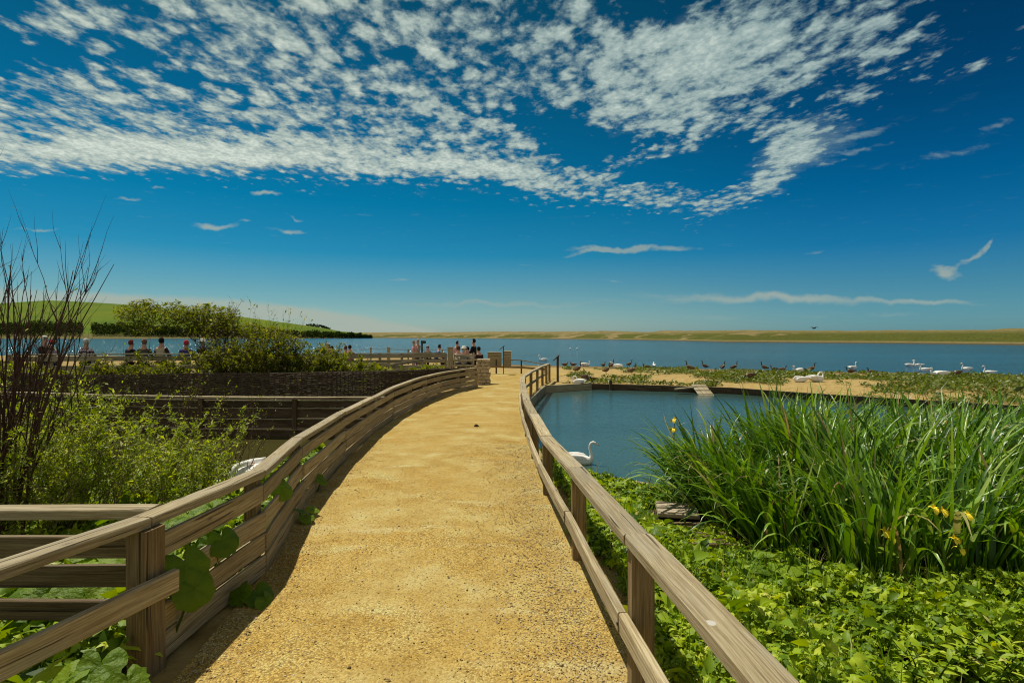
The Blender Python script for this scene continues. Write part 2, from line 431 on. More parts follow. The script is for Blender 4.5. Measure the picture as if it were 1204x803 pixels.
sandw = np.maximum.reduce([sst(20.5, 22.5, ys)*sst(-6, -2, xs-(ys-30)*-.1), (1-sst(.15,.7, xs-xr(ys)))*(1-sst(.1,.4, xl(ys)-xs)), sst(8,14,xs)*sst(15,17,ys), sst(24,27,ys)*.8])
sandw = np.where((xs > 4) & (poly_sd(PONDPOLY, xs, ys) < .5) & (ys > 13.5+.0*xs), 1.0, sandw)
g = link('ground', np_mesh('ground', V, gridfaces(len(gx), len(gy)), {'sand': sandw}, True), None, [M['ground']]); structure(g)

# path
def path_z(x, y):
    L, R_ = xl(y), xr(y); t = np.clip((x-L)/(R_-L), 0, 1)
    z = zp(y)+.006+.03*np.sin(PI*t)+(vnoise(x, y, 3.2, 3)-.5)*.022+(vnoise(x, y, 9, 4)-.5)*.008
    k = sst(-.30, .12, x-R_); return z*(1-k)+(gz(x, y)+.012)*k
pn = 40; py_ = spaced((-4,8,.1),(8,31,.25)); vs = []
for y in py_:
    ext = .34*(1-float(sst(7.5,9,y)))+.05; a, b = float(xl(y))+.0, float(xr(y))+ext
    for k in range(pn+1):
        t = k/pn; vs.append((a+(b-a)*t, y, float(zp(y))+.006+.03*math.sin(PI*t)))
V = np.array(vs); V[:,2] = path_z(V[:,0], V[:,1])
V[:,0] += np.where(np.arange(len(V)) % (pn+1) == pn, (vnoise(V[:,1], V[:,1]*0, 4, 8)-.3)*.12, 0)
structure(link('path', np_mesh('path', V, gridfaces(pn+1, len(py_)), None, True), None, [M['gravel']]))

# water sheets
def sheet(name, pts, z, m):
    mb = MB(); mb.add([(x,y,z) for x,y in pts], [tuple(range(len(pts)))]); return structure(mb.build(name, m))
sheet('lagoon_water', [(-4000,16.5),(-400,16.5),(400,10),(4000,10),(4000,5000),(-4000,5000)], WATER, M['lagoon'])
def grow(P, d):
    c = np.mean(P, 0); return [(p[0]+(p[0]-c[0])/np.hypot(*(p-c))*d, p[1]+(p[1]-c[1])/np.hypot(*(p-c))*d) for p in np.array(P)]
sheet('pond_water', grow(PONDPOLY, .12), POND, M['pond'])
sheet('side_pond_water', grow(LPONDPOLY, .15), LPOND, M['murk'])

# far shingle bank
def polar(name, aa, ts, fn, m, attr=None):
    vs = []
    for a in aa:
        for t in ts: vs.append(fn(a, t))
    return structure(link(name, np_mesh(name, np.array(vs), gridfaces(len(ts), len(aa)), None, True), None, [m]))
AE = [-1.2,-.6,-.25,.03,.40,.94,1.5,3]; DE = [800,700,600,435,196,131,95,60]
AC = [-1.2,-.6,-.25,0,.4,.94,1.5,3]; DC = [950,820,720,540,268,186,140,95]
ZC = [6.4,6.4,6.4,6.2,4.3,4.05,3.7,3]
def bankf(a, t):
    e = np.interp(a, AE, DE); c = np.interp(a, AC, DC); zc = np.interp(a, AC, ZC)
    d = e+(c-e)*t*1.25-2
    x = a*d; s = float(sst(0, 1, t*1.05))
    z = -1.1+(zc+1.1)*s+(float(vnoise(x, d, .045, 2))-.5)*1.5*min(1, t*2.0)*(1 if t < .9 else .55)+(float(vnoise(x, d, .2, 6))-.5)*.45*min(1,t*2)
    if t > 1.25: z -= (t-1.25)*4
    return (x, d, z)
def bank_mat():
    m, nt, out = mat('shingle_bank'); p = pos(nt); sp = nt.new('ShaderNodeSeparateXYZ'); nt.put(sp.inputs[0], p)
    n1 = nt.noise(nt.mapping(p, scale=(1,1,2.5)), .035, 6, .65, .6); n2 = nt.noise(p, .35, 5, .7); n3 = nt.noise(p, 1.5, 4, .7)
    col = nt.ramp(n2, [(.3,(.15,.115,.045)),(.55,(.23,.18,.075)),(.75,(.31,.25,.12))])
    zf = nt.math('MULTIPLY', nt.maprange(sp.outputs[2], -.3, .3), nt.maprange(sp.outputs[2], 2.2, 4.2, 1, .25))
    gx_ = nt.maprange(nt.math('DIVIDE', sp.outputs[0], sp.outputs[1]), -.1, .7, -.07, .07)
    cov = nt.math('MULTIPLY', nt.maprange(nt.math('ADD', nt.math('ADD', n1, gx_), nt.math('ADD', nt.math('MULTIPLY', n2, .12), nt.math('MULTIPLY', nt.math('SUBTRACT', nt.noise(nt.mapping(p, scale=(1,.5,1)), .16, 4, .65), .4), .42))), .46, .56), zf)
    green = nt.ramp(n3, [(.3,(.03,.038,.006)),(.55,(.085,.095,.012)),(.8,(.16,.145,.035))])
    col = nt.mix(cov, col, green)
    col = nt.mix(nt.maprange(sp.outputs[2], -.45, -.15, .8, 0), col, (.05,.045,.02,1))
    principled(nt, out, col, .95, nt.bump(n3, .6, .6), .1); return m
polar('shingle_bank', np.concatenate([np.linspace(-1.1,1.05,420), np.linspace(1.06,3,40)]), np.concatenate([np.linspace(0,1.25,34), [1.5,2.5,5]]), bankf, bank_mat())

# green hill
HA = [(px-602)/F for px in (-500,-250,-60,0,57,100,140,200,287,330,362,385,400,432,441)]
HY = [372,366,361,357,353.5,355.5,358,363,373,379,383,386.5,389.5,392.5,397]
def hillf(a, t):
    edge = np.interp(a, [-1.7,-.72,-.45,-.25], [470,470,520,590]); crest = np.interp(a, [-1.7,-.72,-.45,-.25], [830,830,760,640])
    top = EYE+(HZ-np.interp(a, HA, HY))/F*crest
    d = edge+(crest-edge)*t; x = a*d
    z = -.9+(top+.9)*(.06*min(1,t/.07)+.94*float(sst(.03, 1.02, t)))
    if t > 1: z = top-(t-1)*top*.9
    z += (float(vnoise(x, d, .012, 3))-.5)*2.0*min(1, t*1.2)*(1 if t < .8 else .3)*(1 if a < -.4 else .2)
    return (x, d, z)
def hill_mat():
    m, nt, out = mat('green_hill'); p = pos(nt); sp = nt.new('ShaderNodeSeparateXYZ'); nt.put(sp.inputs[0], p)
    n1 = nt.noise(p, .02, 5, .6); n2 = nt.noise(p, .3, 4, .7)
    col = nt.ramp(n1, [(.3,(.055,.100,.002)),(.5,(.085,.135,.002)),(.7,(.115,.15,.004))])
    col = nt.mix(nt.maprange(n2, .5, .75, 0, .4), col, (.06,.09,.01,1))
    col = nt.mix(nt.maprange(sp.outputs[2], 2.0, 5.0, 1, 0), col, nt.ramp(n2, [(.3,(.07,.075,.015)),(.7,(.16,.13,.045))]))
    principled(nt, out, col, .95, nt.bump(n2, .5, 1.0), .1); return m
polar('hill', np.linspace(-1.7,-.2515,260), np.concatenate([np.linspace(0,1,40), [1.15,1.4,1.9]]), hillf, hill_mat())

# ------------------------------------------------------------------ leaf geometry
def frames(dirs, ups):
    y = dirs/np.linalg.norm(dirs, axis=1, keepdims=True)
    x = np.cross(y, ups); x /= np.linalg.norm(x, axis=1, keepdims=True)+1e-9
    return x, y, np.cross(x, y)
def leaf_mesh(name, tmpl, P, dirs, ups, size, rnd, widthk=None):
    tv, tf = tmpl; tv = np.array(tv, float); tf = np.array(tf); N = len(P)
    x, y, z = frames(dirs, ups); s = np.asarray(size)[:,None,None]; w = 1 if widthk is None else np.asarray(widthk)[:,None,None]
    Vv = P[:,None,:]+s*(tv[None,:,0:1]*w*x[:,None,:]+tv[None,:,1:2]*y[:,None,:]+tv[None,:,2:3]*z[:,None,:])
    Fv = (np.arange(N)*len(tv))[:,None,None]+tf[None]
    return np_mesh(name, Vv.reshape(-1,3), Fv.reshape(-1, tf.shape[1]), {'rnd': np.repeat(rnd, len(tv))})
# a pointed oval leaf, folded along its midrib and arched
def oval(w=.5, arch=.18, fold=.12, n=3):
    v = []; f = []
    prof = {2:[0,.85,0],3:[.12,1,.72,0],4:[.15,.8,1,.65,0]}[n]
    for i in range(n+1):
        t = i/n; hw = prof[i]*w/2 if i < len(prof) else 0
        zz = -arch*t*t
        v += [(-hw, t, zz+fold*hw*2), (0, t, zz), (hw, t, zz+fold*hw*2)]
    for i in range(n):
        for k in (0,1): f.append((i*3+k, i*3+k+1, (i+1)*3+k+1, (i+1)*3+k))
    return v, f
def rosette(n=3, w=.62):
    """three-lobed toothed leaf"""
    v = []; f = []
    for ang, ln in ((0,1),(.85,.8),(-.85,.8)):
        b = len(v); c, s = math.cos(ang), math.sin(ang)
        for (xx, yy, zz) in [(-.03,.0,0),(.03,0,0),(-w*.42,.42,.16),(w*.42,.42,.04),(-w*.30,.62,.06),(w*.30,.62,-.06),(-.02,1,-.30),(.02,1,-.30)]:
            v.append((xx*c*ln+yy*s*ln, -xx*s*ln+yy*c*ln, zz))
        f += [(b,b+1,b+3,b+2),(b+2,b+3,b+5,b+4),(b+4,b+5,b+7,b+6)]
    return v, f
def kidney(seed=0):
    """a large round butterbur leaf: a heart shaped wavy disc that meets its stalk in the notch"""
    r = random.Random(seed); v = [(0,0,0)]; n = 26; R = 4
    e = [r.uniform(-.035,.035) for _ in range(n+1)]
    for j in range(1, R+1):
        t = j/R
        for k in range(n+1):
            an = -PI/2+.10+(2*PI-.20)*k/n; q = abs(an-PI/2)/PI          # q: 0 at the tip, 1 at the notch
            rad = (.56-.10*q*q-.34*max(0, q-.82)/.18+(.018*math.sin(an*13+seed)+e[k])*t)*t*(1+r.uniform(-.03,.03))
            vein = abs(math.sin(an*3.5+.8))
            zz = .10*t*(1-t*.9)+.045*t*vein*(1-.3*t)-.12*t**3*(.5+.5*math.sin(an*2+seed))+.03*t*math.sin(an*5+seed*2)+r.uniform(-.016,.016)
            v.append((math.cos(an)*rad, math.sin(an)*rad, zz))
    q_ = []
    for j in range(1, R):
        for k in range(n):
            a_ = 1+(j-1)*(n+1)+k; q_.append((a_, a_+n+1, a_+n+2, a_+1))
    tri = [(0, 1+k, 2+k) for k in range(n)]
    return v, q_, tri
def rand_dirs(n, el0, el1, azc=None, azs=PI):
    az = rng.uniform(-PI, PI, n) if azc is None else azc+rng.normal(0, azs, n)
    el = rng.uniform(el0, el1, n)
    return np.stack([np.cos(az)*np.cos(el), np.sin(az)*np.cos(el), np.sin(el)], 1)
def jitter_up(n, k=.6):
    u = rng.normal(0, k, (n,3)); u[:,2] += 1; return u

# ------------------------------------------------------------------ wooden fences
def fence_dir(a, b): d = Vector(b)-Vector(a); d.z = 0; d.normalize(); return d

def hand_at(y, tab): return float(np.interp(y, [t[0] for t in tab], [t[1] for t in tab]))

# fence on the pond side: posts, cap rail, lower rail
HR = [(0,.86),(2.6,.82),(4.5,.76),(6.4,.69),(10,.68),(14,.74),(18,.82),(26,.82)]
rp = [(.745,.70),(.575,2.80),(.47,4.57),(.34,6.5),(.27,8.5),(.22,10.5),(.20,12.5),(.21,14.5),(.27,16.4),(.55,18.4),(.87,20.6),(1.19,22.9),(1.44,24.2),(1.66,25.5)]
fr = thing('post_and_rail_fence', 'weathered post and rail fence curving between gravel path and blue pond', 'fence', (rp[1][0], rp[1][1], 0))
for i, (x, y) in enumerate(rp):
    h = hand_at(y, HR); z0 = float(zp(y)); w = .115 if y < 17 else .10
    mb = MB(); mb.beam((x+.09, y, min(z0-.3, gz1(x+.12,y)-.1)), (x+.09+random.uniform(-.006,.006), y, z0+h-.062), w, w, up=(0,1,0), ch=.008)
    mb.build('post', M['post'], fr)
    if 1 <= i <= 4:
        mb = MB(); c_ = Vector((x-.032, y, z0+h*.44)); mb.tube([c_, c_+Vector((-.006,0,0))], [.012,.010], 8); mb.build('bolt', M['sign_face'], fr)
for i in range(len(rp)-1):
    (xa, ya), (xb, yb) = rp[i], rp[i+1]
    a = Vector((xa+.07, ya, float(zp(ya))+hand_at(ya, HR)-.03)); b = Vector((xb+.07, yb, float(zp(yb))+hand_at(yb, HR)-.03))
    d = (b-a).normalized(); jt = Vector((random.uniform(-.005,.005),0,random.uniform(-.004,.004))); mb = MB(); mb.beam(a+d*.005+jt, b-d*.005+jt, .14, .06, ch=.007, warp=.004); mb.build('handrail', M['rail'], fr)
    a = Vector((xa-.005, ya, float(zp(ya))+hand_at(ya, HR)*.44)); b = Vector((xb-.005, yb, float(zp(yb))+hand_at(yb, HR)*.44))
    mb = MB(); mb.beam(a+d*.004, b-d*.004, .05, .105, ch=.007, warp=.004); mb.build('lower_rail', M['rail'], fr)

# boarded fence on the other side of the path
HL = [(0,.86),(2.9,.84),(4.3,.80),(6.0,.76),(10.8,.71),(14.9,.77),(18.2,.80),(22,.80)]
lp = [(-2.58,.9),(-2.0,3.0),(-1.95,4.27),(-2.31,6.0),(-2.58,8.4),(-2.74,10.8),(-2.79,12.9),(-2.72,14.9),(-2.58,16.6),(-2.36,18.2),(-1.92,20.1),(-1.38,22.0)]
fl = thing('boarded_fence', 'long weathered fence of horizontal boards under a flat cap rail along the gravel path', 'fence', (lp[1][0], lp[1][1], 0))
def side_of(a, b):
    d = fence_dir(a, b); return Vector((-d.y, d.x, 0))   # away from the path (towards -x)
for i, (x, y) in enumerate(lp):
    h = hand_at(y, HL); z0 = float(zp(y)); w = .135 if i == 1 else .10
    dd = fence_dir((*lp[max(i-1,0)],0), (*lp[min(i+1,len(lp)-1)],0)); sd_ = Vector((-dd.y, dd.x, 0))
    c = Vector((x, y, 0))+sd_*(.085 if i != 1 else .02)
    mb = MB(); mb.beam((c.x, c.y, z0-.45), (c.x, c.y, z0+h-.057), w, w, up=(dd.x, dd.y, 0), ch=.008); mb.build('post', M['post'], fl)
for i in range(len(lp)-1):
    (xa, ya), (xb, yb) = lp[i], lp[i+1]
    A = Vector((xa, ya, float(zp(ya)))); B = Vector((xb, yb, float(zp(yb)))); d = fence_dir(A, B); s_ = Vector((-d.y, d.x, 0))
    ha, hb = hand_at(ya, HL), hand_at(yb, HL)
    up = Vector((0,0,1))
    jt = Vector((random.uniform(-.006,.006),0,random.uniform(-.004,.004))); mb = MB(); mb.beam(A+s_*.05+up*(ha-.028)+d*.005+jt, B+s_*.05+up*(hb-.028)-d*.005+jt, .125, .056, ch=.007, warp=.004); mb.build('handrail', M['rail'], fl)
    if i == 0:
        mb = MB(); mb.beam(A-s_*.075+up*.46, B-s_*.075+up*.46+d*.10, .045, .125, ch=.008); mb.build('middle_rail', M['wood'], fl)
        continue
    # boards: lowest three tight, a gap, one under the rail set back
    bh = ha/5.0
    lev = [-.02, -.02+1.07*bh, -.02+2.14*bh]
    n_sub = 1 if ya < 6 else 1
    for k, l0 in enumerate(lev):
        la = l0+bh/2; lb = (l0+bh/2)*hb/ha
        mb = MB(); j = random.uniform(-.008,.008)
        k_ = s_*random.uniform(-.012,.012); mb.beam(A+k_+up*(la+j)+d*.004, B+k_+up*(lb+j)-d*.004, .032, bh*.90, ch=.006, warp=.006); mb.build('board', M['wood'], fl)
    la = 3.35*bh+bh/2
    mb = MB(); mb.beam(A+s_*.012+up*la+d*.004, B+s_*.012+up*la*hb/ha-d*.004, .032, bh*.82, ch=.005, warp=.005); mb.build('board', M['wood'], fl)

# short dark side fence running away from the first corner post
sf = thing('side_rail_fence', 'low fence of four stacked rails meeting the thick corner post amid the shrubs', 'fence', (-3.4, 3.28, 0))
for k, (zt, hh) in enumerate(((.80,.06),(.60,.13),(.42,.13),(.22,.12))):
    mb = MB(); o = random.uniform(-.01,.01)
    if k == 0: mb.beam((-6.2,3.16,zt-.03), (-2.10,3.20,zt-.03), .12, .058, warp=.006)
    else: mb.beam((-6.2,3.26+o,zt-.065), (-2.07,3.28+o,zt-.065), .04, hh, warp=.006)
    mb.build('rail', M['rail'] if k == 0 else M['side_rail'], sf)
for x in (-2.13,-4.0,-5.8):
    mb = MB(); mb.beam((x,3.16,-.6), (x,3.16,.735), .09, .09, up=(0,1,0)); mb.build('post', M['post'], sf)

# plank fence across the dark side pond
pf = thing('plank_fence', 'dark wet plank fence with pale top rail standing in the murky side pond', 'fence', (-7.4, 13.2, LPOND))
pl = [(-3.0,13.1),(-5.2,13.1),(-7.5,13.2),(-10.2,13.6),(-13.6,14.4),(-17.5,15.2)]
for x, y in pl[1:]:
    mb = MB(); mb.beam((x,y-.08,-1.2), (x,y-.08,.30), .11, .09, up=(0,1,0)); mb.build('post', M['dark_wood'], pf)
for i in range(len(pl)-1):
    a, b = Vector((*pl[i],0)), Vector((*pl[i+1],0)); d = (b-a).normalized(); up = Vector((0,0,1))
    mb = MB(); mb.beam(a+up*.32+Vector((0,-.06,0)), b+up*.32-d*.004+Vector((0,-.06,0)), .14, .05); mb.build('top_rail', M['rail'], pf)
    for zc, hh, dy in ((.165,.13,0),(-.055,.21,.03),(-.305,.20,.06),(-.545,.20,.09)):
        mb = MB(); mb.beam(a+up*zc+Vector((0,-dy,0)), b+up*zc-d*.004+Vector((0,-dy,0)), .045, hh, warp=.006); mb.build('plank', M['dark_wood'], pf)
        mb = MB(); mb.beam(a+up*(zc+hh/2+.012)+Vector((0,-dy-.01,0)), b+up*(zc+hh/2+.012)-d*.004+Vector((0,-dy-.01,0)), .075, .022, warp=.003); mb.build('lit_edge_strip', M['grey_wood'], pf)  # added paler strip: sunlit top edge of the plank put into colour

# woven hurdles
def hurdle(p0, p1, zt0, zt1, label, i):
    a = Vector((*p0,0)); b = Vector((*p1,0)); L = (b-a).length; d = (b-a)/L; n = Vector((-d.y, d.x, 0)); c = (a+b)/2
    z0 = gz1(c.x, c.y); t = thing('wicker_hurdle', label, 'hurdle', (c.x,c.y,z0), 0, 'woven hurdles along the side pond')
    ns = max(4, int(L/.26)); 
    for k in range(ns+1):
        p = a+d*(L*k/ns); zt = zt0+(zt1-zt0)*k/ns; mb = MB()
        r = .022 if k in (0, ns) else .013
        mb.tube([(p.x,p.y,z0-.3),(p.x,p.y,zt+(.06 if k in (0,ns) else random.uniform(-.02,.05)))], [r, r*.8], 6); mb.build('stake', M['wicker'], t)
    mb = MB(); rows = 40
    for r in range(rows):
        pts = []; 
        for k in range(ns*3+1):
            q = k/(ns*3); zt = zt0+(zt1-zt0)*q
            z = z0-.02+(zt-z0)*(r+.5)/rows+random.uniform(-.006,.006)
            off = .022*math.cos(PI*q*ns+PI*(r%2))
            p = a+d*(L*q)+n*off; pts.append((p.x,p.y,z))
        mb.tube(pts, random.uniform(.0125,.018), 5)
    mb.build('weave', M['wicker'], t)
hp = [(-20,15.4,.80),(90,15.2,.74),(165,15.1,.76),(240,15.0,.80),(316,15.0,.80),(391,15.9,.77),(453,17.3,.71),(502,19.0,.66),(547,20.9,.60)]
hl = ['woven hurdle panel standing behind the tall bare twigs','woven hurdle panel behind the thin twigs and in front of striped shirt person','woven hurdle panel below the person in cream waistcoat','woven hurdle panel beneath the dense twiggy hedge bush','woven hurdle panel directly under the yellow green hedge','woven hurdle panel below the table with two people close together','woven hurdle panel below the low rail with sandy strip','woven hurdle panel meeting the boarded path fence near the gate']
for i in range(8):
    a, b = hp[i], hp[i+1]
    hurdle((X(a[0],a[1]), a[1]), (X(b[0],b[1])-.01, b[1]), a[2], b[2], hl[i], i)

# fences on the terrace
def simple_fence(name, label, pts, tops, rails, m, mr, posts_extra=(), pw=.10, group=None):
    c = pts[len(pts)//2]; t = thing(name, label, 'fence', (c[0], c[1], gz1(*c)), 0, group)
    for (x, y), zt in zip(pts, tops):
        mb = MB(); mb.beam((x,y,gz1(x,y)-.3), (x,y,zt), pw, pw, up=(0,1,0)); mb.build('post', m, t)
    for i in range(len(pts)-1):
        a, b = Vector((*pts[i],0)), Vector((*pts[i+1],0)); d = (b-a).normalized()
        for (fr_, w, h) in rails:
            ga, gb = gz1(*pts[i]), gz1(*pts[i+1]); za = ga+(tops[i]-ga)*fr_; zb = gb+(tops[i+1]-gb)*fr_
            off = Vector((d.y,-d.x,0))*(pw*.5+w*.5-.002) if fr_ < .97 else Vector((0,0,h/2-.004))
            mb = MB(); mb.beam(a+off+Vector((0,0,za))+d*.003, b+off+Vector((0,0,zb))-d*.003, w, h); mb.build('rail', mr, t)
    return t
apx = [(10,19.0,418),(60,19.0,417.5),(110,19.1,417),(165,19.2,417),(240,19.6,417),(300,20.4,417),(350,21.5,417),(400,23,416.6),(446.6,24.0,416),(472.5,24.4,416),(500,24.6,415.6),(524,24.7,415.5)]
simple_fence('terrace_fence', 'long silvery three rail fence in front of the standing people', [(X(p,d),d) for p,d,_ in apx], [EYE-(y-HZ)/F*d for p,d,y in apx], [(1.0,.12,.045),(.90,.03,.17),(.66,.03,.15),(.40,.03,.15)], M['grey_wood'], M['grey_wood'])
lpx = [(425,21.5,426),(462,21.8,428),(497,22.0,422)]
simple_fence('low_rail_fence', 'short low rail fence above the end of the woven hurdles', [(X(p,d),d) for p,d,_ in lpx], [EYE-(y-HZ)/F*d for p,d,y in lpx], [(.95,.04,.10),(.62,.03,.10)], M['grey_wood'], M['grey_wood'], pw=.08)
cpx = [(540,29.6,422.5),(583.5,29.8,422.5),(613,29.9,424),(641,30.0,429)]
simple_fence('cross_fence', 'thin dark two rail fence closing the far end of the gravel path', [(X(p,d),d) for p,d,_ in cpx], [EYE-(y-HZ)/F*d for p,d,y in cpx], [(1.0,.08,.045),(.52,.035,.11)], M['dark_wood'], M['post'], pw=.085)

# field gate, its big post and the stone pier
gp = thing('gate_post', 'thick square timber post the five bar gate hangs on', 'post', (X(529.5,24.6),24.6,-.1))
mb = MB(); mb.beam((X(529.5,24.6),24.6,-.5), (X(529.5,24.6),24.6,1.26), .22, .22, up=(0,1,0), ch=.015); mb.build('shaft', M['grey_wood'], gp)
mb = MB(); mb.beam((X(529.5,24.6),24.6,1.262), (X(529.5,24.6),24.6,1.30), .26, .26, up=(0,1,0), ch=.01); mb.build('cap', M['grey_wood'], gp)
gx0, gx1, gd = X(534,24.4), X(557,24.2), 24.35
gt = thing('field_gate', 'small silvery five bar gate with a diagonal brace beside the stone pier', 'gate', ((gx0+gx1)/2, gd, -.1))
for k in range(5):
    z = .02+k*.225; mb = MB(); mb.beam((gx0+.05,gd,z),(gx1-.05,gd,z),.03,.09); mb.build('bar', M['grey_wood'], gt)
for x in (gx0+.02, gx1-.02):
    mb = MB(); mb.beam((x,gd,-.08),(x,gd,1.0 if x < -2 else 1.06),.07,.06,up=(0,1,0)); mb.build('stile', M['grey_wood'], gt)
mb = MB(); mb.beam((gx0+.05,gd-.035,.95),(gx1-.05,gd-.035,.04),.03,.08); mb.build('brace', M['grey_wood'], gt)
sp_ = thing('stone_pier', 'squat pier of rough pale stones ending the boarded fence', 'pier', (X(570,23.6),23.6,-.3))
mb = MB(); rr = random.Random(3)
for k in range(8):
    z = -.38+k*.15
    for j in range(3):
        for l in range(2):
            bx = X(570,23.6)-.26+j*.18+(.05 if k%2 else 0)+rr.uniform(-.015,.015); by = 23.4+l*.26+rr.uniform(-.02,.02)
            mb.beam((bx-.085,by,z+.07),(bx+.09,by,z+.07+rr.uniform(-.01,.01)), .24, .14, ch=.03, warp=.008)
mb.build('masonry', M['stone'], sp_)

# rope line and mooring posts by the lagoon
rf = thing('rope_fence', 'thin posts strung with a grey rope along the lagoon edge', 'fence', (X(457,34),34,0))
rpts = [(400,410),(436,410),(457,409.5),(480,410.5),(520,410.5),(560,411)]
for p, y in rpts:
    d = 34; zt = EYE-(y-HZ)/F*d; mb = MB(); w = .17 if p == 457 else .08
    mb.beam((X(p,d),d,gz1(X(p,d),d)-.3),(X(p,d),d,zt+(.08 if p in (436,457) else 0)),w,w,up=(0,1,0)); mb.build('post', M['grey_wood'], rf)
for i in range(len(rpts)-1):
    a = at_d(rpts[i][0], rpts[i][1]+.6, 34); b = at_d(rpts[i+1][0], rpts[i+1][1]+.6, 34); mb = MB()
    mb.tube([a.lerp(b, t/6)+Vector((0,0,-.03*math.sin(PI*t/6))) for t in range(7)], .014, 5); mb.build('rope', M['rope'], rf)

# timber boxes and lectern boards
def crate(px0, px1, ytop, d, label):
    x0, x1 = X(px0,d), X(px1,d); zt = EYE-(ytop-HZ)/F*d; cx = (x0+x1)/2; z0 = gz1(cx,d)
    t = thing('plank_bin', label, 'bin', (cx,d,z0)); w = x1-x0; dep = .7; nb = 5
    for (a, b) in (((x0,d),(x1,d)),((x1-.02,d+.03),(x1-.02,d+dep)),((x0,d+dep),(x1,d+dep)),((x0+.02,d+.03),(x0+.02,d+dep))):
        mb = MB()
        for k in range(nb):
            hh = (zt-z0+.1)/nb; mb.beam((*a,z0-.1+hh*(k+.5)),(*b,z0-.1+hh*(k+.5)),.035,hh*.93)
        mb.build('side_planks', M['grey_wood'], t)
    mb = MB(); mb.beam((x0-.03,d+dep/2,zt+.025),(x1+.03,d+dep/2,zt+.025),dep+.12,.04); mb.build('lid', M['grey_wood'], t)
crate(573.5,589.5,415,39,'wide plank bin on the sand by the lagoon beyond the gate')
crate(592,601,413.5,40,'narrow plank bin beside the slim lectern board')
def lectern(px, ybase_d, ytop, label, pw, panel, sgn):
    d = ybase_d; x = X(px, d); z0 = gz1(x, d); zt = EYE-(ytop-HZ)/F*d
    t = thing('lectern_sign', label, 'sign', (x,d,z0))
    mb = MB(); mb.beam((x,d,z0-.2),(x,d,zt-.03),pw,pw,up=(0,1,0)); mb.build('post', M['dark_wood'], t)
    mb = MB(); mb.beam((x+.06*sgn,d,zt+.02),(x-panel*sgn,d,zt-panel*1.05),.42,.035,ch=.004); mb.build('panel', M['sign_face'], t)
lectern(655.8, 24.9, 418, 'dark lectern board on a stout post where the pond fence ends', .10, .22, 1)
lectern(592.0, 29.4, 406.5, 'slim lectern board on a thin post beside the cross fence', .045, .20, 1)
tel = thing('viewing_sign', 'small dark green sign on a post beside the standing couple', 'sign', (X(497,31),31,0))
mb = MB(); mb.beam((X(496.2,31),31,-.2),(X(496.2,31),31,1.40),.09,.09,up=(0,1,0)); mb.build('post', M['metal_green'], tel)
mb = MB(); mb.beam((X(495.2,31),30.93,1.46),(X(501,31),30.93,1.44),.05,.17); mb.build('plate', M['metal_green'], tel)

# ------------------------------------------------------------------ pond edging
def edge_board(name, label, pts, ztop, zbot, w, m, cat='edging'):
    c = pts[len(pts)//2]; t = thing(name, label, cat, (c[0], c[1], POND))
    for i in range(len(pts)-1):
        a, b = Vector((*pts[i],(ztop+zbot)/2)), Vector((*pts[i+1],(ztop+zbot)/2)); d = (b-a).normalized()
        mb = MB(); mb.beam(a, b-d*.003, w, ztop-zbot, ch=.008, warp=.006); mb.build('board', m, t)
    return t
edge_board('pond_edging', 'pale timber retaining wall of the pond beneath the curved fence', [(.40,11.6),(.40,14.5),(.50,17.0),(.80,19.0),(1.32,22.0),(3.40,23.4)], -.21, -.9, .10, M['grey_wood'])
edge_board('pond_edging', 'long dark edging boards between the sandy spit and the pond', [(3.42,23.42),(6.2,22.62),(8.7,21.62),(11.9,18.42),(15.0,16.02),(26,14.6)], -.25, -.9, .07, M['dark_wood'])
edge_board('pond_edging', 'short pale edging board where the leafy ground cover meets the pond', [(.45,9.66),(1.42,8.56),(2.25,8.02),(2.5,7.9)], -.40, -.9, .06, M['grey_wood'])
# block of taller board on the spit edge
t = thing('edging_post', 'short dark post standing at the spit edge in the pond', 'post', (X(718,23.2),23.1,POND))
mb = MB(); mb.beam((X(718,23.1),23.1,-1.0),(X(718,23.1),23.1,-.10),.11,.11,up=(0,1,0),ch=.012); mb.build('shaft', M['dark_wood'], t)
mb = MB(); mb.beam((X(718,23.1),23.1,-.099),(X(718,23.1),23.1,-.08),.09,.09,up=(0,1,0)); mb.build('cap', M['dark_wood'], t)
rb = thing('duck_ramp', 'sloping plank ramp leading from the weedy spit down into the pond', 'ramp', (X(826,21.5),21.4,POND))
mb = MB()
for k in range(3):
    x = X(826,21.6)-.20+k*.2; mb.beam((x,22.1,-.18),(x,20.9,-.60),.19,.035)
mb.build('planks', M['grey_wood'], rb)
mb = MB()
for k in range(3): mb.beam((X(826,21.6)-.3,21.9-k*.35,-.225-k*.122),(X(826,21.6)+.3,21.9-k*.35,-.225-k*.122),.05,.03)
mb.build('cleats', M['grey_wood'], rb)
dp = MB(); dp.beam(at_z(794,457.5,-.30),at_z(820,455,-.26),.16,.05); tag(dp.build('driftwood_plank', M['grey_wood']), 'loose pale plank lying beside the sloping ramp on the spit', 'plank')

# paving slab and slatted grid by the iris bed
c = at_z(797,600,-.30)
mb = MB(); mb.beam((c.x-.24,c.y+.06,-.30),(c.x+.22,c.y-.03,-.30),.46,.06,ch=.012); tag(mb.build('paving_slab', M['slab']), 'pale paving slab beside the pond under the drooping iris leaves', 'slab')
c = at_z(822,628,-.30); t = thing('slatted_grid', 'weathered slatted wooden grid lying under the iris leaves', 'grid', (c.x,c.y,-.33))
for k in range(7):
    mb = MB(); mb.beam((c.x-.22,c.y-.30+k*.10,-.29),(c.x+.26,c.y-.32+k*.10,-.29),.045,.03); mb.build('slat', M['side_rail'], t)
for s_ in (-.16,.20):
    mb = MB(); mb.beam((c.x+s_,c.y-.35,-.33),(c.x+s_,c.y+.35,-.33),.06,.045); mb.build('bearer', M['dark_wood'], t)

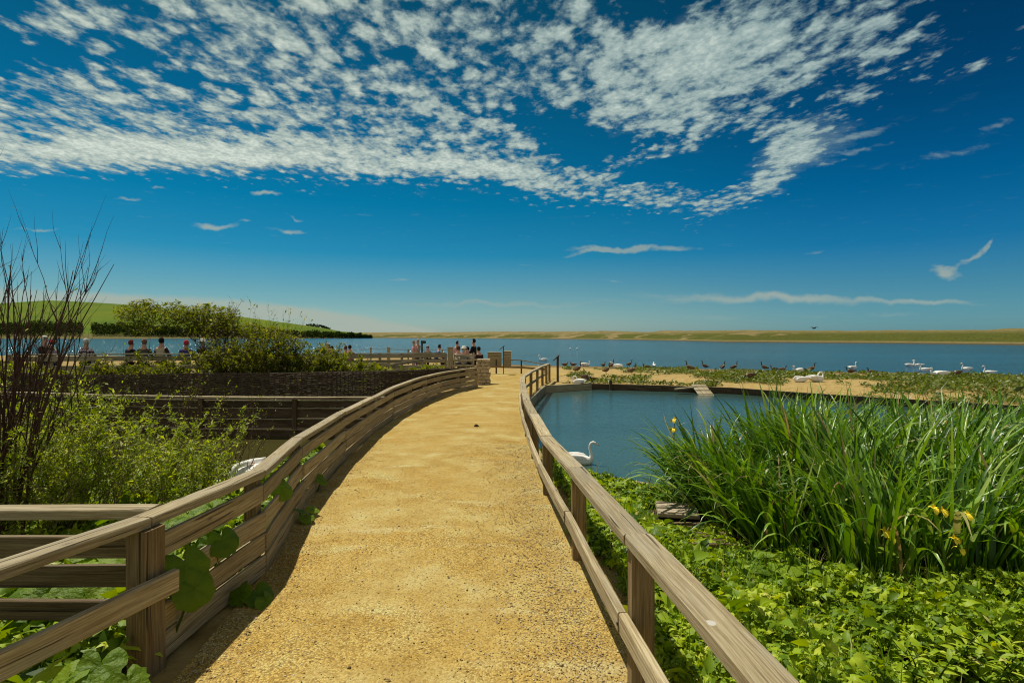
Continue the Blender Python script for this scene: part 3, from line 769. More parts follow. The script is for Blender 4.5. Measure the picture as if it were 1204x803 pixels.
# ------------------------------------------------------------------ loose gravel and stones
def pebbles(n):
    y = rng.uniform(1.6, 9.5, n)**1.0; u = rng.random(n)
    y = 1.6+8*rng.random(n)**1.5
    L, R = xl(y), xr(y); t = np.where(rng.random(n) < .6, 1-np.abs(rng.normal(0,.14,n)), np.where(rng.random(n) < .4, np.abs(rng.normal(0,.05,n)), rng.random(n)))
    t = np.where(rng.random(n) < .22, 1+rng.random(n)*.16, t); t = np.clip(t, .01, 1.16); x = L+(R-L)*t
    keep = (x < R+np.where(y < 7.5, .36, .08)); x, y, t = x[keep], y[keep], t[keep]; n = len(x)
    z = np.where(x < xr(y)+.25, path_z(x, y), gz(x,y)+.012); s = rng.lognormal(-5.4, .36, n)
    base = np.array([(1,0,0),(-1,0,0),(0,1,0),(0,-1,0),(0,0,1),(0,0,-1)], float)
    f = np.array([(0,2,4),(2,1,4),(1,3,4),(3,0,4),(2,0,5),(1,2,5),(3,1,5),(0,3,5)])
    sc = rng.uniform(.6,1.25,(n,6,1))*np.array([1,1,.7])[None,None]
    an = rng.uniform(0,2*PI,n); c, s_ = np.cos(an), np.sin(an)
    B = base[None]*sc*s[:,None,None]; bx = B[...,0]*c[:,None]-B[...,1]*s_[:,None]; by = B[...,0]*s_[:,None]+B[...,1]*c[:,None]
    Vv = np.stack([bx+x[:,None], by+y[:,None], B[...,2]+z[:,None]+.3*s[:,None]], -1)
    Fv = (np.arange(n)*6)[:,None,None]+f[None]
    return np_mesh('loose_gravel', Vv.reshape(-1,3), Fv.reshape(-1,3), {'rnd': np.repeat(rng.random(n),6)}, True)
m, nt, out = mat('gravel_stone')
principled(nt, out, nt.ramp(nt.new('ShaderNodeAttribute', attribute_name='rnd').outputs['Fac'], [(0,(.14,.09,.03)),(.25,(.36,.26,.11)),(.7,(.50,.40,.22)),(1,(.66,.60,.46))]), .9, None, .2)
M['pebble'] = m
stuff(link('loose_gravel', pebbles(30000), None, [M['pebble']]))
def lump(name, loc, s, m, label, cat, seed=0):
    bm = bmesh.new(); bmesh.ops.create_icosphere(bm, subdivisions=3, radius=1); r = random.Random(seed)
    for v in bm.verts:
        k = 1+.18*math.sin(v.co.x*4+seed)+.12*math.sin(v.co.y*6+v.co.z*5+seed); v.co = Vector((v.co.x*s[0]*k, v.co.y*s[1]*k, v.co.z*s[2]*k))+Vector(loc)
    me = bpy.data.meshes.new(name); bm.to_mesh(me); bm.free(); me.polygons.foreach_set('use_smooth', [True]*len(me.polygons))
    return tag(link(name, me, None, [m]), label, cat)
c = at_z(560,503,-.13); lump('stone', (c.x,c.y,float(zp(c.y))+.05), (.055,.04,.03), M['dark_stone'], 'small dark stone lying alone on the gravel path', 'stone', 2)

n = 900; y = 1.8+9*rng.random(n)**1.4; x = xl(y)+np.abs(rng.normal(0,.22,n))+.03
x = np.where(rng.random(n) < .3, xl(y)+(xr(y)-xl(y))*rng.random(n), x)
stuff(link('leaf_litter', leaf_mesh('leaf_litter', oval(.45,.3,.2,2), np.stack([x,y,path_z(x,y)+.008],1), rand_dirs(n,-.15,.35), jitter_up(n,.4), rng.lognormal(-3.9,.4,n), rng.random(n)), None, [M['straw']]))

# ------------------------------------------------------------------ iris bed
def ribbons(bases, az, lean, length, width, curve, segs=9, twist=.5):
    N = len(bases); s = np.linspace(0, 1, segs+1)
    th = lean[:,None]+curve[:,None]*s[None]**2.4
    ds = length[:,None]/segs
    hx = np.cumsum(np.concatenate([np.zeros((N,1)), np.sin(th[:,:-1])*ds], 1), 1); hz = np.cumsum(np.concatenate([np.zeros((N,1)), np.cos(th[:,:-1])*ds], 1), 1)
    azs = az[:,None]+rng.normal(0,.12,(N,1))*s[None]**2
    P = np.stack([bases[:,0:1]+hx*np.cos(azs), bases[:,1:2]+hx*np.sin(azs), bases[:,2:3]+hz], -1)
    wp = width[:,None]*np.array([np.clip(.75+.5*t, 0, 1)*(1-t**3.2)+.02 for t in s])[None]
    ta = (az+PI/2+rng.normal(0,twist,N))[:,None]+rng.normal(0,.5,(N,1))*s[None]
    side = np.stack([np.cos(ta), np.sin(ta), 0*ta], -1)
    nrm = np.stack([-np.cos(th)*np.cos(azs), -np.cos(th)*np.sin(azs), np.sin(th)], -1)
    A = P-side*wp[...,None]*.5+nrm*wp[...,None]*.12; B = P+side*wp[...,None]*.5+nrm*wp[...,None]*.12
    Vv = np.stack([A,P,B], 2).reshape(N, -1, 3); k = (segs+1)*3
    f = []
    for i in range(segs): f += [(i*3,i*3+1,i*3+4,i*3+3),(i*3+1,i*3+2,i*3+5,i*3+4)]
    Fv = (np.arange(N)*k)[:,None,None]+np.array(f)[None]
    return Vv.reshape(-1,3), Fv.reshape(-1,4), k
def iris_flower(parent, p, rs):
    """three drooping falls and three small standards on a stalk"""
    mb = MB()
    for k in range(3):
        a = rs.uniform(0,.4)+k*2*PI/3; ca, sa = math.cos(a), math.sin(a)
        prof = [(0,0,.006),(.018,.014,.012),(.036,.010,.020),(.050,-.012,.018),(.055,-.032,.005)]
        vs = []
        for (r, z, w) in prof: vs += [(p.x+ca*r-sa*w, p.y+sa*r+ca*w, p.z+z), (p.x+ca*r+sa*w, p.y+sa*r-ca*w, p.z+z)]
        mb.add(vs, [(2*i,2*i+1,2*i+3,2*i+2) for i in range(4)])
        a += PI/3; ca, sa = math.cos(a), math.sin(a); vs = []
        for (r, z, w) in [(0,0,.004),(.009,.022,.007),(.010,.040,.003)]: vs += [(p.x+ca*r-sa*w, p.y+sa*r+ca*w, p.z+z), (p.x+ca*r+sa*w, p.y+sa*r-ca*w, p.z+z)]
        mb.add(vs, [(0,1,3,2),(2,3,5,4)])
    mb.build('flower', M['petal'], parent, True)
def iris(x, y, r, n, hgt, azc, label, lean=.25, flowers=()):
    z0 = max(gz1(x,y), -.55); t = thing('iris_clump', label, 'iris', (x,y,z0), 0, 'yellow flag iris clumps beside the pond')
    ang = rng.uniform(0,2*PI,n); rad = r*np.sqrt(rng.random(n)); bx = x+rad*np.cos(ang); by = y+rad*np.sin(ang)
    az = np.where(rng.random(n) < .55, azc+rng.normal(0,.7,n), ang+rng.normal(0,.4,n))
    L = hgt*1.22*rng.uniform(.6,1.18,n); ln = np.abs(rng.normal(lean*.45,lean*.5,n))+.25*rad/r*lean; cv = np.abs(rng.normal(1.2,.7,n))
    cv = np.where(rng.random(n) < .24, cv+1.2, cv)
    Vv, Fv, k = ribbons(np.stack([bx,by,np.maximum(gz(bx,by),-.6)-.03],1), az, ln, L, rng.uniform(.022,.056,n), cv)
    link('blades', np_mesh('blades', Vv, Fv, {'rnd': np.repeat(rng.random(n)**1.3, k)}, True), t, [M['iris']], True)
    rs = random.Random(int(x*100))
    for (px, py) in flowers:
        d = y-r*(.2 if py < 520 else 1.0); p = at_d(px, py, d)
        mb = MB(); mb.tube([(p.x+rs.uniform(-.1,.1), d+.08, z0),(p.x+.02,d+.03,(z0+p.z)/2),(p.x,p.y,p.z)],[.0045,.004,.003],5); mb.build('flower_stalk', M['iris'], t, True)
        iris_flower(t, p, rs)
IR = [
 (2.72,5.55,.26,130,.90,PI*.9,'short iris clump nodding over the ground cover beside the slatted grid',.5,[]),
 (3.2,4.95,.30,170,.95,PI*.6,'short iris clump with paired yellow flowers behind the biggest round leaf',.25,[(1040,625),(1047,633)]),
 (3.8,4.75,.30,170,1.0,.2,'short iris clump with a bunch of yellow flowers above the straw',.3,[(1098,598),(1108,601),(1122,634),(1128,645)]),
 (4.4,4.72,.32,170,1.0,0,'short iris clump bending over the dry straw with two yellow flowers',.4,[(1138,605),(1196,626)]),
 # x, y, r, n, h, wind azimuth, label, lean, flowers
 (2.55,7.0,.42,260,1.02,PI*.95,'iris clump arching over the pale paving slab',.55,[(793,494),(792,505)]),
 (2.60,6.2,.34,190,.95,PI*1.05,'iris clump drooping over the slatted wooden grid',.5,[]),
 (3.45,6.5,.42,300,1.22,PI*.75,'tall dense iris clump rising behind the big round dark leaf',.3,[]),
 (3.7,7.4,.45,280,1.25,.3,'iris clump on the pond edge facing the sloping ramp',.3,[]),
 (3.55,5.75,.36,240,1.12,PI*.4,'upright iris clump above the round butterbur leaves',.25,[]),
 (4.35,6.9,.45,300,1.25,.35,'iris clump rising against the long dark edging boards',.3,[]),
 (4.4,5.7,.40,290,1.15,.3,'iris clump standing behind the one with paired yellow flowers',.28,[]),
 (5.2,6.5,.45,300,1.22,.2,'iris clump with a single yellow flower near its top',.3,[(1118,537)]),
 (5.1,5.45,.42,290,1.15,.1,'iris clump rising behind the one with a bunch of yellow flowers',.3,[]),
 (6.1,6.3,.48,300,1.2,.2,'wide iris clump below the resting swan on the spit shore',.34,[]),
 (5.8,5.35,.42,280,1.12,0,'iris clump rising behind the one that bends over the straw',.36,[]),
 (6.9,5.9,.5,280,1.15,.2,'iris clump at the end of the bed beyond the dry straw',.4,[]),
 (7.6,6.9,.55,260,1.2,.2,'iris clump at the far end of the bed over the water',.35,[]),
 (5.3,7.6,.5,260,1.25,.3,'iris clump standing in the water below the preening swan',.3,[]),
 (6.5,7.5,.5,260,1.22,.3,'iris clump standing in the water below the brown grazing goose',.3,[]),
]
for a in IR: iris(a[0],a[1]-.12,a[2],int(a[3]*1.35),*a[4:7], lean=a[7], flowers=a[8])

# ------------------------------------------------------------------ ground cover (uncountable)
def cover(name, n, xr_, yr, accept, zoff, tmpl, size, m, el=(-.35,.6)):
    x = rng.uniform(*xr_, n); y = rng.uniform(*yr, n)
    k = accept(x, y); x, y = x[k], y[k]; n = len(x)
    hump = zoff(x, y); z = gz(x, y)+hump*rng.random(n)**.55
    P = np.stack([x,y,z],1)
    me = leaf_mesh(name, tmpl, P, rand_dirs(n, *el), jitter_up(n,.75), rng.lognormal(math.log(size), .42, n), np.clip(rng.beta(2,2.4,n)+.25*(vnoise(x,y,1.3,9)-.5),0,1))
    return stuff(link(name, me, None, [m]))
def acc_r(x, y):
    s = x-xr(y); edge = .05+.30*vnoise(y, y*0, 1.6, 2)+.12*vnoise(y, y*0, 4, 3)
    a = (s > edge) & (poly_sd(PONDPOLY, x, y) < -.06)
    bed = poly_sd([(2.2,7.9),(2.3,5.5),(2.8,4.8),(3.6,4.3),(8,4.0),(9,8.5),(4,7.8)], x, y)
    a &= ~((bed > 0) & (rng.random(len(x)) < .94))
    a &= ((x-2.0)/.40)**2+((y-6.45)/.58)**2 > 1
    a &= (vnoise(x, y, 2.2, 12) > .22) | (rng.random(len(x)) < .35)
    a &= (np.abs(x) < y*1.05+2.4)
    return a
def hump_r(x, y): return (np.clip((x-xr(y)-.1)*.40, .04, .26)*(0.15+1.0*vnoise(x, y, 1.9, 4)+1.1*vnoise(x, y, 5.5, 41)**2)+.02)*(.25+.75*sst(0, 1.8, -poly_sd(PONDPOLY, x, y)))*(.2+.8*sst(.6, 1.5, np.hypot(x-1.9, (y-6.1)*.8)))
cover('nettle_ground_cover', 165000, (.4,8), (1.2,9.6), acc_r, hump_r, rosette(), .041, M['nettle'])
cover('broad_ground_cover', 15000, (.6,8), (1.2,9.4), acc_r, hump_r, oval(.66,.35,.25,3), .066, M['nettle'], (-.2,1.0))
def grass(name, n, xr_, yr, accept, hump, l0, l1, m):
    x = rng.uniform(*xr_, n); y = rng.uniform(*yr, n); k = accept(x, y) & (vnoise(x, y, 1.4, 61) > .50); x, y = x[k], y[k]; n = len(x)
    Vv, Fv, kk = ribbons(np.stack([x,y,gz(x,y)+hump(x,y)*.3],1), rng.uniform(-PI,PI,n), np.abs(rng.normal(.25,.2,n)), rng.uniform(l0,l1,n), rng.uniform(.004,.010,n), np.abs(rng.normal(.7,.5,n)), 5)
    stuff(link(name, np_mesh(name, Vv, Fv, {'rnd': np.repeat(rng.random(n), kk)}, True), None, [m]))
grass('verge_grass', 9000, (.4,7), (1.2,8.6), acc_r, hump_r, .18, .42, M['iris'])
def acc_l(x, y):
    return (xl(y)-x > .22) & (poly_sd(LPONDPOLY, x, y) < .05) & (np.abs(x) < y*1.05+2.4) & ((y > 3.35) | (rng.random(len(x)) < .5))
def hump_l(x, y): return .10+.30*vnoise(x, y, 1.1, 14)
cover('bank_ground_cover', 42000, (-10,-1.9), (1.2,9), acc_l, hump_l, rosette(), .075, M['nettle'])
def acc_b(x, y):
    sh = np.interp(x, SHX, SHY); sd = poly_sd(PONDPOLY, x, y)
    m_ = vnoise(x, y, .33, 21)*.55+vnoise(x, y, 1.1, 22)*.45
    thr = np.where(x < 9, .565, np.where(x < 15, .535, .445))-.10*np.exp(-((x-7.2)/2.2)**2-((y-23.5)/1.6)**2)-.07*np.exp(-((x-20)/7)**2-((y-24)/4)**2)
    return (sd < np.where(x > 10, -.8, -.12)) & (y < sh-1.0) & (m_ > thr) & (y > 15) & ((x > 2.4) | (y > 26)) & (x > -1+.0*y) & (x > xr(np.minimum(y,31))+.3) & (np.abs(x) < y*1.02+1)
cover('beach_plant_cover', 260000, (-1,42), (15,43), acc_b, lambda x, y: .05+.13*vnoise(x,y,1.2,23), oval(.6,.25,.15,2), .095, M['beet'], (-.2,.9))
HPX = [X(q[0],q[1]) for q in hp]; HPY = [q[1] for q in hp]
def acc_t(x, y): return (y > np.interp(x, HPX, HPY)+.2) & (x < -4.0+(y-16)*.4) & (x < xl(y)-.4) & (np.abs(x) < y*1.02+1)
cover('terrace_ground_cover', 50000, (-22,-2.5), (15.4,20.5), acc_t, lambda x,y: .25+.65*vnoise(x,y,.8,31), oval(.55,.25,.15,2), .13, M['bush'], (-.1,1.0))

# straw on the iris bed floor
n = 1500; x = rng.uniform(3.9,7,n); y = rng.uniform(4.2,5.0,n)
Vv, Fv, k = ribbons(np.stack([x,y,gz(x,y)+rng.uniform(.0,.05,n)],1), rng.uniform(0,2*PI,n), rng.uniform(1.35,1.6,n), rng.uniform(.08,.35,n), rng.uniform(.004,.009,n), rng.normal(0,.15,n), 3)
stuff(link('dry_straw', np_mesh('dry_straw', Vv, Fv, {'rnd': np.repeat(rng.random(n), k)}), None, [M['straw']]))

# ------------------------------------------------------------------ butterbur plants: big round leaves
def butterbur(x, y, leaves, label, z0=None):
    """leaves: (dx, dy, height, size, azimuth, tilt)"""
    z0 = gz1(x,y) if z0 is None else z0
    t = thing('butterbur_plant', label, 'plant', (x,y,z0), 0, 'butterbur plants with big round leaves')
    for i, (dx, dy, h, s, az, tilt) in enumerate(leaves):
        v, q, tri = kidney(random.randint(0,999)); v = np.array(v)
        dirv = np.array([[math.cos(az)*math.cos(tilt), math.sin(az)*math.cos(tilt), -math.sin(tilt)]])
        upv = np.array([[math.sin(tilt)*math.cos(az), math.sin(tilt)*math.sin(az), math.cos(tilt)]])
        xx, yy, zz = frames(dirv, upv); P = np.array([x+dx, y+dy, z0+h])
        V3 = P+s*(v[:,0:1]*xx+v[:,1:2]*yy+v[:,2:3]*zz)
        me = bpy.data.meshes.new('leaf'); me.from_pydata([tuple(p) for p in V3], [], [tuple(f) for f in q]+[tuple(f) for f in tri])
        at = me.attributes.new('rnd', 'FLOAT', 'POINT'); r_ = random.random(); at.data.foreach_set('value', [r_]*len(v))
        me.polygons.foreach_set('use_smooth', [True]*len(me.polygons)); me.update()
        link('leaf', me, t, [M['butterbur']], True)
        mb = MB(); mb.tube([(x,y,z0-.02),(x+dx*.6,y+dy*.6,z0+h*.6),(x+dx,y+dy,z0+h)],[.008,.007,.005],5); so = mb.build('stalk', M['butterbur'], t, True)
def bl(n, spread, h0, h1, s0, s1, seed):
    r = random.Random(seed); out_ = []
    for i in range(n):
        a = 2*PI*i/n+r.uniform(-.5,.5); k = r.uniform(.3,1)*spread
        out_.append((math.cos(a)*k, math.sin(a)*k, r.uniform(h0,h1), r.uniform(s0,s1), a, r.uniform(.0,.5)))
    return out_
# poking through the boarded fence
def poke(label, leaves_px, base_px):
    """leaves_px: (px, py, depth, size_px, azimuth, tilt)"""
    d0 = leaves_px[0][2]; bx = X(base_px, d0)-.0
    ls = []; bxw = bx; byw = d0; z0 = gz1(bxw, byw)
    for (px, py, d, sp, az, tl) in leaves_px:
        p = at_d(px, py, d); ls.append((p.x-bxw, p.y-byw, p.z-z0, sp/F*d, az, tl))
    butterbur(bxw, byw, ls, label, z0)
poke('big butterbur leaf pushing out through a gap in the boarded fence', [(217,664,3.22,52,-.5,1.0),(228,692,3.20,44,-.6,1.2),(202,680,3.3,34,-2.0,.9)], 196)
poke('single butterbur leaf drooping over the upper board of the fence', [(262,635,3.62,36,-.5,1.1),(246,640,3.7,30,-1.2,.8)], 236)
poke('butterbur leaf hanging over the fence below the sleeping white swan', [(331,574,4.85,28,-.4,1.1),(322,560,4.9,24,.3,.8)], 322)
poke('butterbur plant with two leaves on the gravel at the foot of the boarded fence', [(302,698,3.78,36,-.6,.5),(284,695,3.75,30,-2.2,.7),(312,706,3.72,26,-.2,.9)], 300)
poke('butterbur plant with broad leaves under the slanting middle rail', [(118,782,2.35,50,-1.2,.6),(80,796,2.3,46,-2.2,.5),(150,800,2.3,42,-.6,.7),(100,812,2.25,50,-1.6,.8),(60,786,2.4,36,-2.6,.4)], 100)
poke('butterbur plant seen through the stacked rails of the side fence', [(62,683,3.55,46,-1.0,.5),(98,680,3.6,50,-1.4,.5),(125,684,3.6,40,-.6,.6),(36,690,3.5,44,-2,.5)], 80)
poke('butterbur plant with pale lit leaves just behind the boarded fence', [(200,622,3.7,52,-1.2,.4),(228,612,3.9,48,-.8,.4),(190,640,3.6,44,-1.6,.6),(250,598,4.2,46,-.6,.4)], 210)
poke('tiny butterbur seedling on the gravel by the fence bend', [(360,608,5.35,18,-.6,.4),(352,600,5.4,14,.6,.4),(367,598,5.6,16,-.2,.5)], 358)
poke('small butterbur shoot at the foot of the fence past the bend', [(372,560,6.6,16,-.5,.5),(378,565,6.5,14,-.2,.6)], 372)
for (px, py, n_, sp, h1, s1, lab, sd0) in [
  (1030,662,3,.12,.38,.30,'dark butterbur with one very big round leaf in front of the iris',3),
  (905,668,4,.18,.24,.24,'butterbur with sunlit leaf below the upright iris blades',4),
  (1008,735,4,.2,.26,.27,'butterbur with a ribbed leaf amid the sunny ground cover',5),
  (1185,640,4,.2,.35,.28,'butterbur in the shade at the end of the iris bed',6),
  (970,690,3,.15,.22,.18,'small butterbur between the ribbed leaf and the iris',7)]:
    p = on_ground(px, py+22); butterbur(p.x, p.y, bl(n_, sp, h1*.55, h1, s1*.7, s1, sd0), lab)
for (px, d, n_, sp, h0, h1, s1, lab, sd0) in [
  (140,4.6,7,.35,.25,.5,.34,'broad leaved butterbur in the shade below the leafy willow',11),
  (60,4.2,7,.35,.2,.45,.30,'butterbur on the bank behind the topmost side rail',12),
  (215,5.0,6,.3,.2,.42,.28,'butterbur half hidden by the cap rail before the side pond',13),
  (20,3.8,6,.3,.2,.4,.3,'butterbur at the outer end of the side rail fence',14)]:
    butterbur(X(px,d), d, bl(n_, sp, h0, h1, s1*.7, s1, sd0), lab)

# ------------------------------------------------------------------ upright leafy plants by the corner
def upright_plant(x, y, n, h, label, tone=0):
    z0 = gz1(x,y); t = thing('leafy_herb', label, 'plant', (x,y,z0), 0, 'upright herbs in the ground cover')
    st = MB(); Ps = []; Ds = []; Sz = []
    for i in range(n):
        a = rng.uniform(0,2*PI); ln = rng.uniform(.05,.4); hh = h*rng.uniform(.7,1.1)
        pts = [(x+rng.normal(0,.05)+math.cos(a)*ln*hh*q*q, y+math.sin(a)*ln*hh*q*q, z0+hh*q) for q in np.linspace(0,1,6)]
        st.tube(pts, [.007,.006,.006,.005,.004,.003], 5)
        for k in range(16):
            q = .15+.85*k/15; i0 = min(4,int(q*5)); p = Vector(pts[i0]).lerp(Vector(pts[i0+1]), q*5-i0)
            az = k*2.4+a; el = rng.uniform(.0,.7)+.4*(q > .85)
            Ps.append(p); Ds.append((math.cos(az)*math.cos(el), math.sin(az)*math.cos(el), math.sin(el))); Sz.append(rng.uniform(.08,.16)*(1.15-.55*q))
    st.build('stems', M['nettle'], t, True)
    Ps = np.array([tuple(p) for p in Ps]); N = len(Ps)
    link('foliage', leaf_mesh('foliage', oval(.36,.35,.12,4), Ps, np.array(Ds), jitter_up(N,.2), np.array(Sz), np.clip(rng.normal(.62+tone,.2,N),0,1)), t, [M['nettle']], True)
for (px, py, n_, h, lab) in [(1085,800,7,.42,'leafy upright herb with lance shaped leaves beneath the straw'),(1135,770,7,.42,'leafy upright herb with pale buds in front of the straw'),(1190,800,8,.5,'tall leafy herb with yellowish buds at the corner of the bed'),(1180,740,6,.38,'smaller leafy herb tucked against the dry straw'),(985,800,4,.28,'low leafy herb beside the cap rail in the sunny cover'),(860,735,3,.22,'spiky leafy herb close to the cap rail')]:
    p = on_ground(px, py+60); upright_plant(p.x, p.y, n_, h, lab)

# ------------------------------------------------------------------ shrubs
def shrub(name, label, x, y, h, n, spread, lean, leaf, m_leaf, m_twig, leafden, lsize, r0=.012, branch=3, leaf_from=.25, group=None, z0=None, wig=.05, ltmpl=None, curve=1.6, bang=.5):
    z0 = gz1(x,y) if z0 is None else z0; t = thing(name, label, 'shrub', (x,y,z0), 0, group)
    mb = MB(); LP = []; LD = []
    def stem(p, dr, L, r, depth):
        k = 7; pts = [p.copy()]; d = dr.normalized(); q = p.copy()
        for i in range(k):
            d = (d+Vector((random.gauss(0,wig),random.gauss(0,wig),random.gauss(0,wig*.5)+.03))+Vector((lean[0],lean[1],0))*.03*curve).normalized()
            q = q+d*(L/k); pts.append(q.copy())
        mb.tube(pts, [r*(1-.82*i/k) for i in range(k+1)], 5 if r > .008 else 4, cap=False)
        for i in range(k+1):
            f = i/k
            if f >= (leaf_from if depth == 0 else .1):
                for _ in range(np.random.default_rng(random.randint(0,10**6)).poisson(leafden*L/k)):
                    b = pts[i].lerp(pts[min(i+1,k)], random.random()); LP.append(tuple(b+Vector((random.gauss(0,.012),random.gauss(0,.012),random.gauss(0,.012)))))
                    dd = (d+Vector((random.gauss(0,.9),random.gauss(0,.9),random.gauss(0,.6)))).normalized(); LD.append(tuple(dd))
        if depth < 2:
            for _ in range(branch if depth == 0 else max(1, branch-1)):
                i = random.randint(2, k-1); ax = (d+Vector((random.gauss(0,bang),random.gauss(0,bang),random.gauss(.1,bang*.6)))).normalized()
                stem(pts[i], ax, L*random.uniform(.25,.5), r*.55*(1-.6*i/k)+.0015, depth+1)
    for i in range(n):
        a = random.uniform(0,2*PI); rr = spread*math.sqrt(random.random())
        b = Vector((x+rr*math.cos(a)*.6, y+rr*math.sin(a)*.6, z0-.05))
        dr = Vector((math.cos(a)*rr*.45/max(spread,.01)*min(1,spread)+lean[0], math.sin(a)*rr*.45/max(spread,.01)*min(1,spread)+lean[1], 1))
        stem(b, dr, h*random.uniform(.65,1.08), r0*random.uniform(.6,1.2), 0)
    mb.build('branches', m_twig, t, True)
    if LP:
        P = np.array(LP); N = len(P)
        link('foliage', leaf_mesh('foliage', ltmpl or oval(.42,.25,.15,2), P, np.array(LD), jitter_up(N,.5), rng.lognormal(math.log(lsize),.3,N), rng.beta(2,2,N)), t, [m_leaf], True)
    return t
TW, TP = M['twig'], M['twig_pale']
# tall bare stems
shrub('bare_willow', 'tall bare red brown willow stems rising highest against the blue sky', -4.80, 5.0, 2.95, 46, .42, (-.07,.02), 0, M['willow'], TW, .35, .03, .017, 4, .3, wig=.06, bang=.26)
shrub('bare_willow', 'thin bare stem with forked twigs in front of the green hill', -4.95, 6.1, 2.35, 4, .3, (.02,0), 0, M['willow'], TW, .5, .03, .012, 3, .3, wig=.05, bang=.3)
shrub('bare_willow', 'sparse reddish stems leaning in front of the striped shirt person', -5.4, 6.6, 1.7, 8, .8, (.16,0), 0, M['willow'], TW, 3, .04, .012, 2, .2, wig=.05, bang=.3)
for i, (px, d, h, n_, lab) in enumerate([(150,7.2,1.9,10,'budding stems leaning in front of the dark coat person'),(205,7.4,1.75,11,'budding red brown stems leaning before the wet plank fence'),(255,7.5,1.5,10,'slim budding stems leaning over the murky side pond'),(90,6.4,1.6,8,'pale budding stems behind the leafy willow mass')]):
    shrub('budding_willow', lab, X(px,d), d, h, n_+6, .65, (.30,.0), 0, M['willow'], TW, 9, .024, .008, 2, .1, 'budding willow stems on the bank', wig=.045)
# leafy willow mass
for i, (px, d, h, n_, lab) in enumerate([(10,5.2,1.35,26,'dense leafy willow at the foot of the tall bare stems'),(70,5.6,1.35,26,'dense leafy willow with pale reddish tips'),(130,5.9,1.22,26,'leafy willow before the middle of the wet plank fence'),(185,6.2,1.1,24,'leafy willow sloping down towards the side pond'),(215,6.4,.85,18,'lowest leafy willow at the edge of the side pond'),(40,7.0,1.3,22,'leafy willow behind the bank by the wet plank fence end'),(-60,6.0,1.6,24,'leafy willow partly outside the view beyond the bare stems')]):
    shrub('leafy_willow', lab, X(px,d), d, h, n_, .75, (.10,-.03), 0, M['willow'], TP, 85, .038, .009, 3, .10, 'leafy willows on the bank', wig=.06)
# hedge and wind-bent shrub behind the hurdles
for i, (px, d, h, n_, ld, lab) in enumerate([(262,16.6,1.45,34,60,'dark twiggy hedge bush beside the person in purple jacket'),(300,17,1.7,36,60,'tallest twiggy hedge bush with bare shoots on top'),(338,17.6,1.5,36,62,'yellow green hedge bush in the middle of the hedge'),(375,18.4,1.3,34,64,'yellow green hedge bush with a pale shoot before the table'),(408,19.4,1.0,30,64,'low bright hedge bush below the two people sitting close'),(436,20.4,.7,20,60,'lowest bright hedge bush beside the low rail fence')]):
    shrub('hedge_bush', lab, X(px,d), d, h, n_, .8, (.12,0), 0, M['bush'], TP, ld, .085, .010, 3, .1, 'hedge bushes behind the woven hurdles', z0=-.02, wig=.06)
wb = shrub('windswept_shrub', 'windswept shrub with leafy crown bent away over the standing people', X(275,17.8), 17.8, 2.5, 22, .6, (-.65,.0), 0, M['bush'], TW, 5, .08, .024, 6, .25, z0=.0, wig=.08, curve=-.4)
shrub('bare_twig_shrub', 'bare twiggy shrub rising through the hedge beside the windswept crown', X(290,17.2), 17.2, 2.25, 70, 1.7, (.10,0), 0, M['bush'], TW, 4, .07, .010, 4, .3, z0=.0, wig=.05, bang=.4)
for i, (px, d, h, n_, lab) in enumerate([(30,16.6,.95,22,'low green bush behind the hurdle beneath the white haired man'),(110,16.5,.95,22,'low green bush behind the hurdle beneath the striped shirt person'),(180,16.4,1.0,24,'low green bush behind the hurdle beneath the cream waistcoat')]):
    shrub('low_bush', lab, X(px,d), d, h, n_, .9, (.05,0), 0, M['bush'], TP, 60, .09, .008, 3, .05, 'low bushes along the hurdles', z0=-.02)
# crown of the wind-bent shrub
def crown(parent, blobs, n, size, m):
    P = []
    for _ in range(n):
        cx, cy, cz, rx, ry, rz = random.choice(blobs)
        v = Vector((random.gauss(0,1),random.gauss(0,1),random.gauss(0,1))).normalized()*random.random()**.4
        P.append((cx+v.x*rx, cy+v.y*ry, cz+v.z*rz))
    P = np.array(P); N = len(P)
    link('foliage', leaf_mesh('foliage', oval(.5,.25,.15,2), P, rand_dirs(N,-.6,.9), jitter_up(N,.6), rng.lognormal(math.log(size),.3,N), rng.beta(2,2,N)), parent, [m], True)
D = 17.8
crown(wb, [(X(p,D), D+random.uniform(-.3,.3), EYE-(y-HZ)/F*D, .42,.5,.26) for p, y in ((150,366),(160,375),(172,360),(185,368),(178,382),(200,363),(205,376),(222,368),(232,380),(250,376),(160,386),(265,382),(285,384),(300,388),(318,392),(270,370),(245,366),(215,375),(240,382),(255,388),(228,366),(300,398),(330,400),(345,405))], 11000, .085, M['bush'])

# distant wood on the hill: reads as one mass
n = 30000; px = np.concatenate([rng.uniform(-120,140,14000), rng.uniform(140,240,5000), rng.uniform(240,437,11000)])
P = []
for p in px:
    a = (p-602)/F; t = (.05+.20*random.random()) if p < 145 else (.05+.10*random.random())
    if p > 240: t = .03+.30*random.random()*(1 if p < 400 else .6)
    if 97 < p < 108: continue
    x_, d_, z_ = hillf(a, t); hh = (6+3*float(vnoise(p, 0, .12, 3))) if p < 240 else (3.2+2.5*float(vnoise(p,0,.15,4)))
    P.append((x_, d_, z_+random.random()**.7*hh*(1 if p < 425 else .5)))
for p in rng.uniform(360,388,500):
    x_, d_, z_ = hillf((p-602)/F, .97); P.append((x_,d_,z_+random.random()*3.2*(1-((p-374)/15)**2)))
P = np.array(P); N = len(P)
stuff(link('distant_wood', leaf_mesh('distant_wood', oval(.8,.3,.2,2), P, rand_dirs(N,-.6,1.2), jitter_up(N,.7), rng.uniform(1.2,2.4,N), rng.random(N)), None, [M['wood_leaf']]))

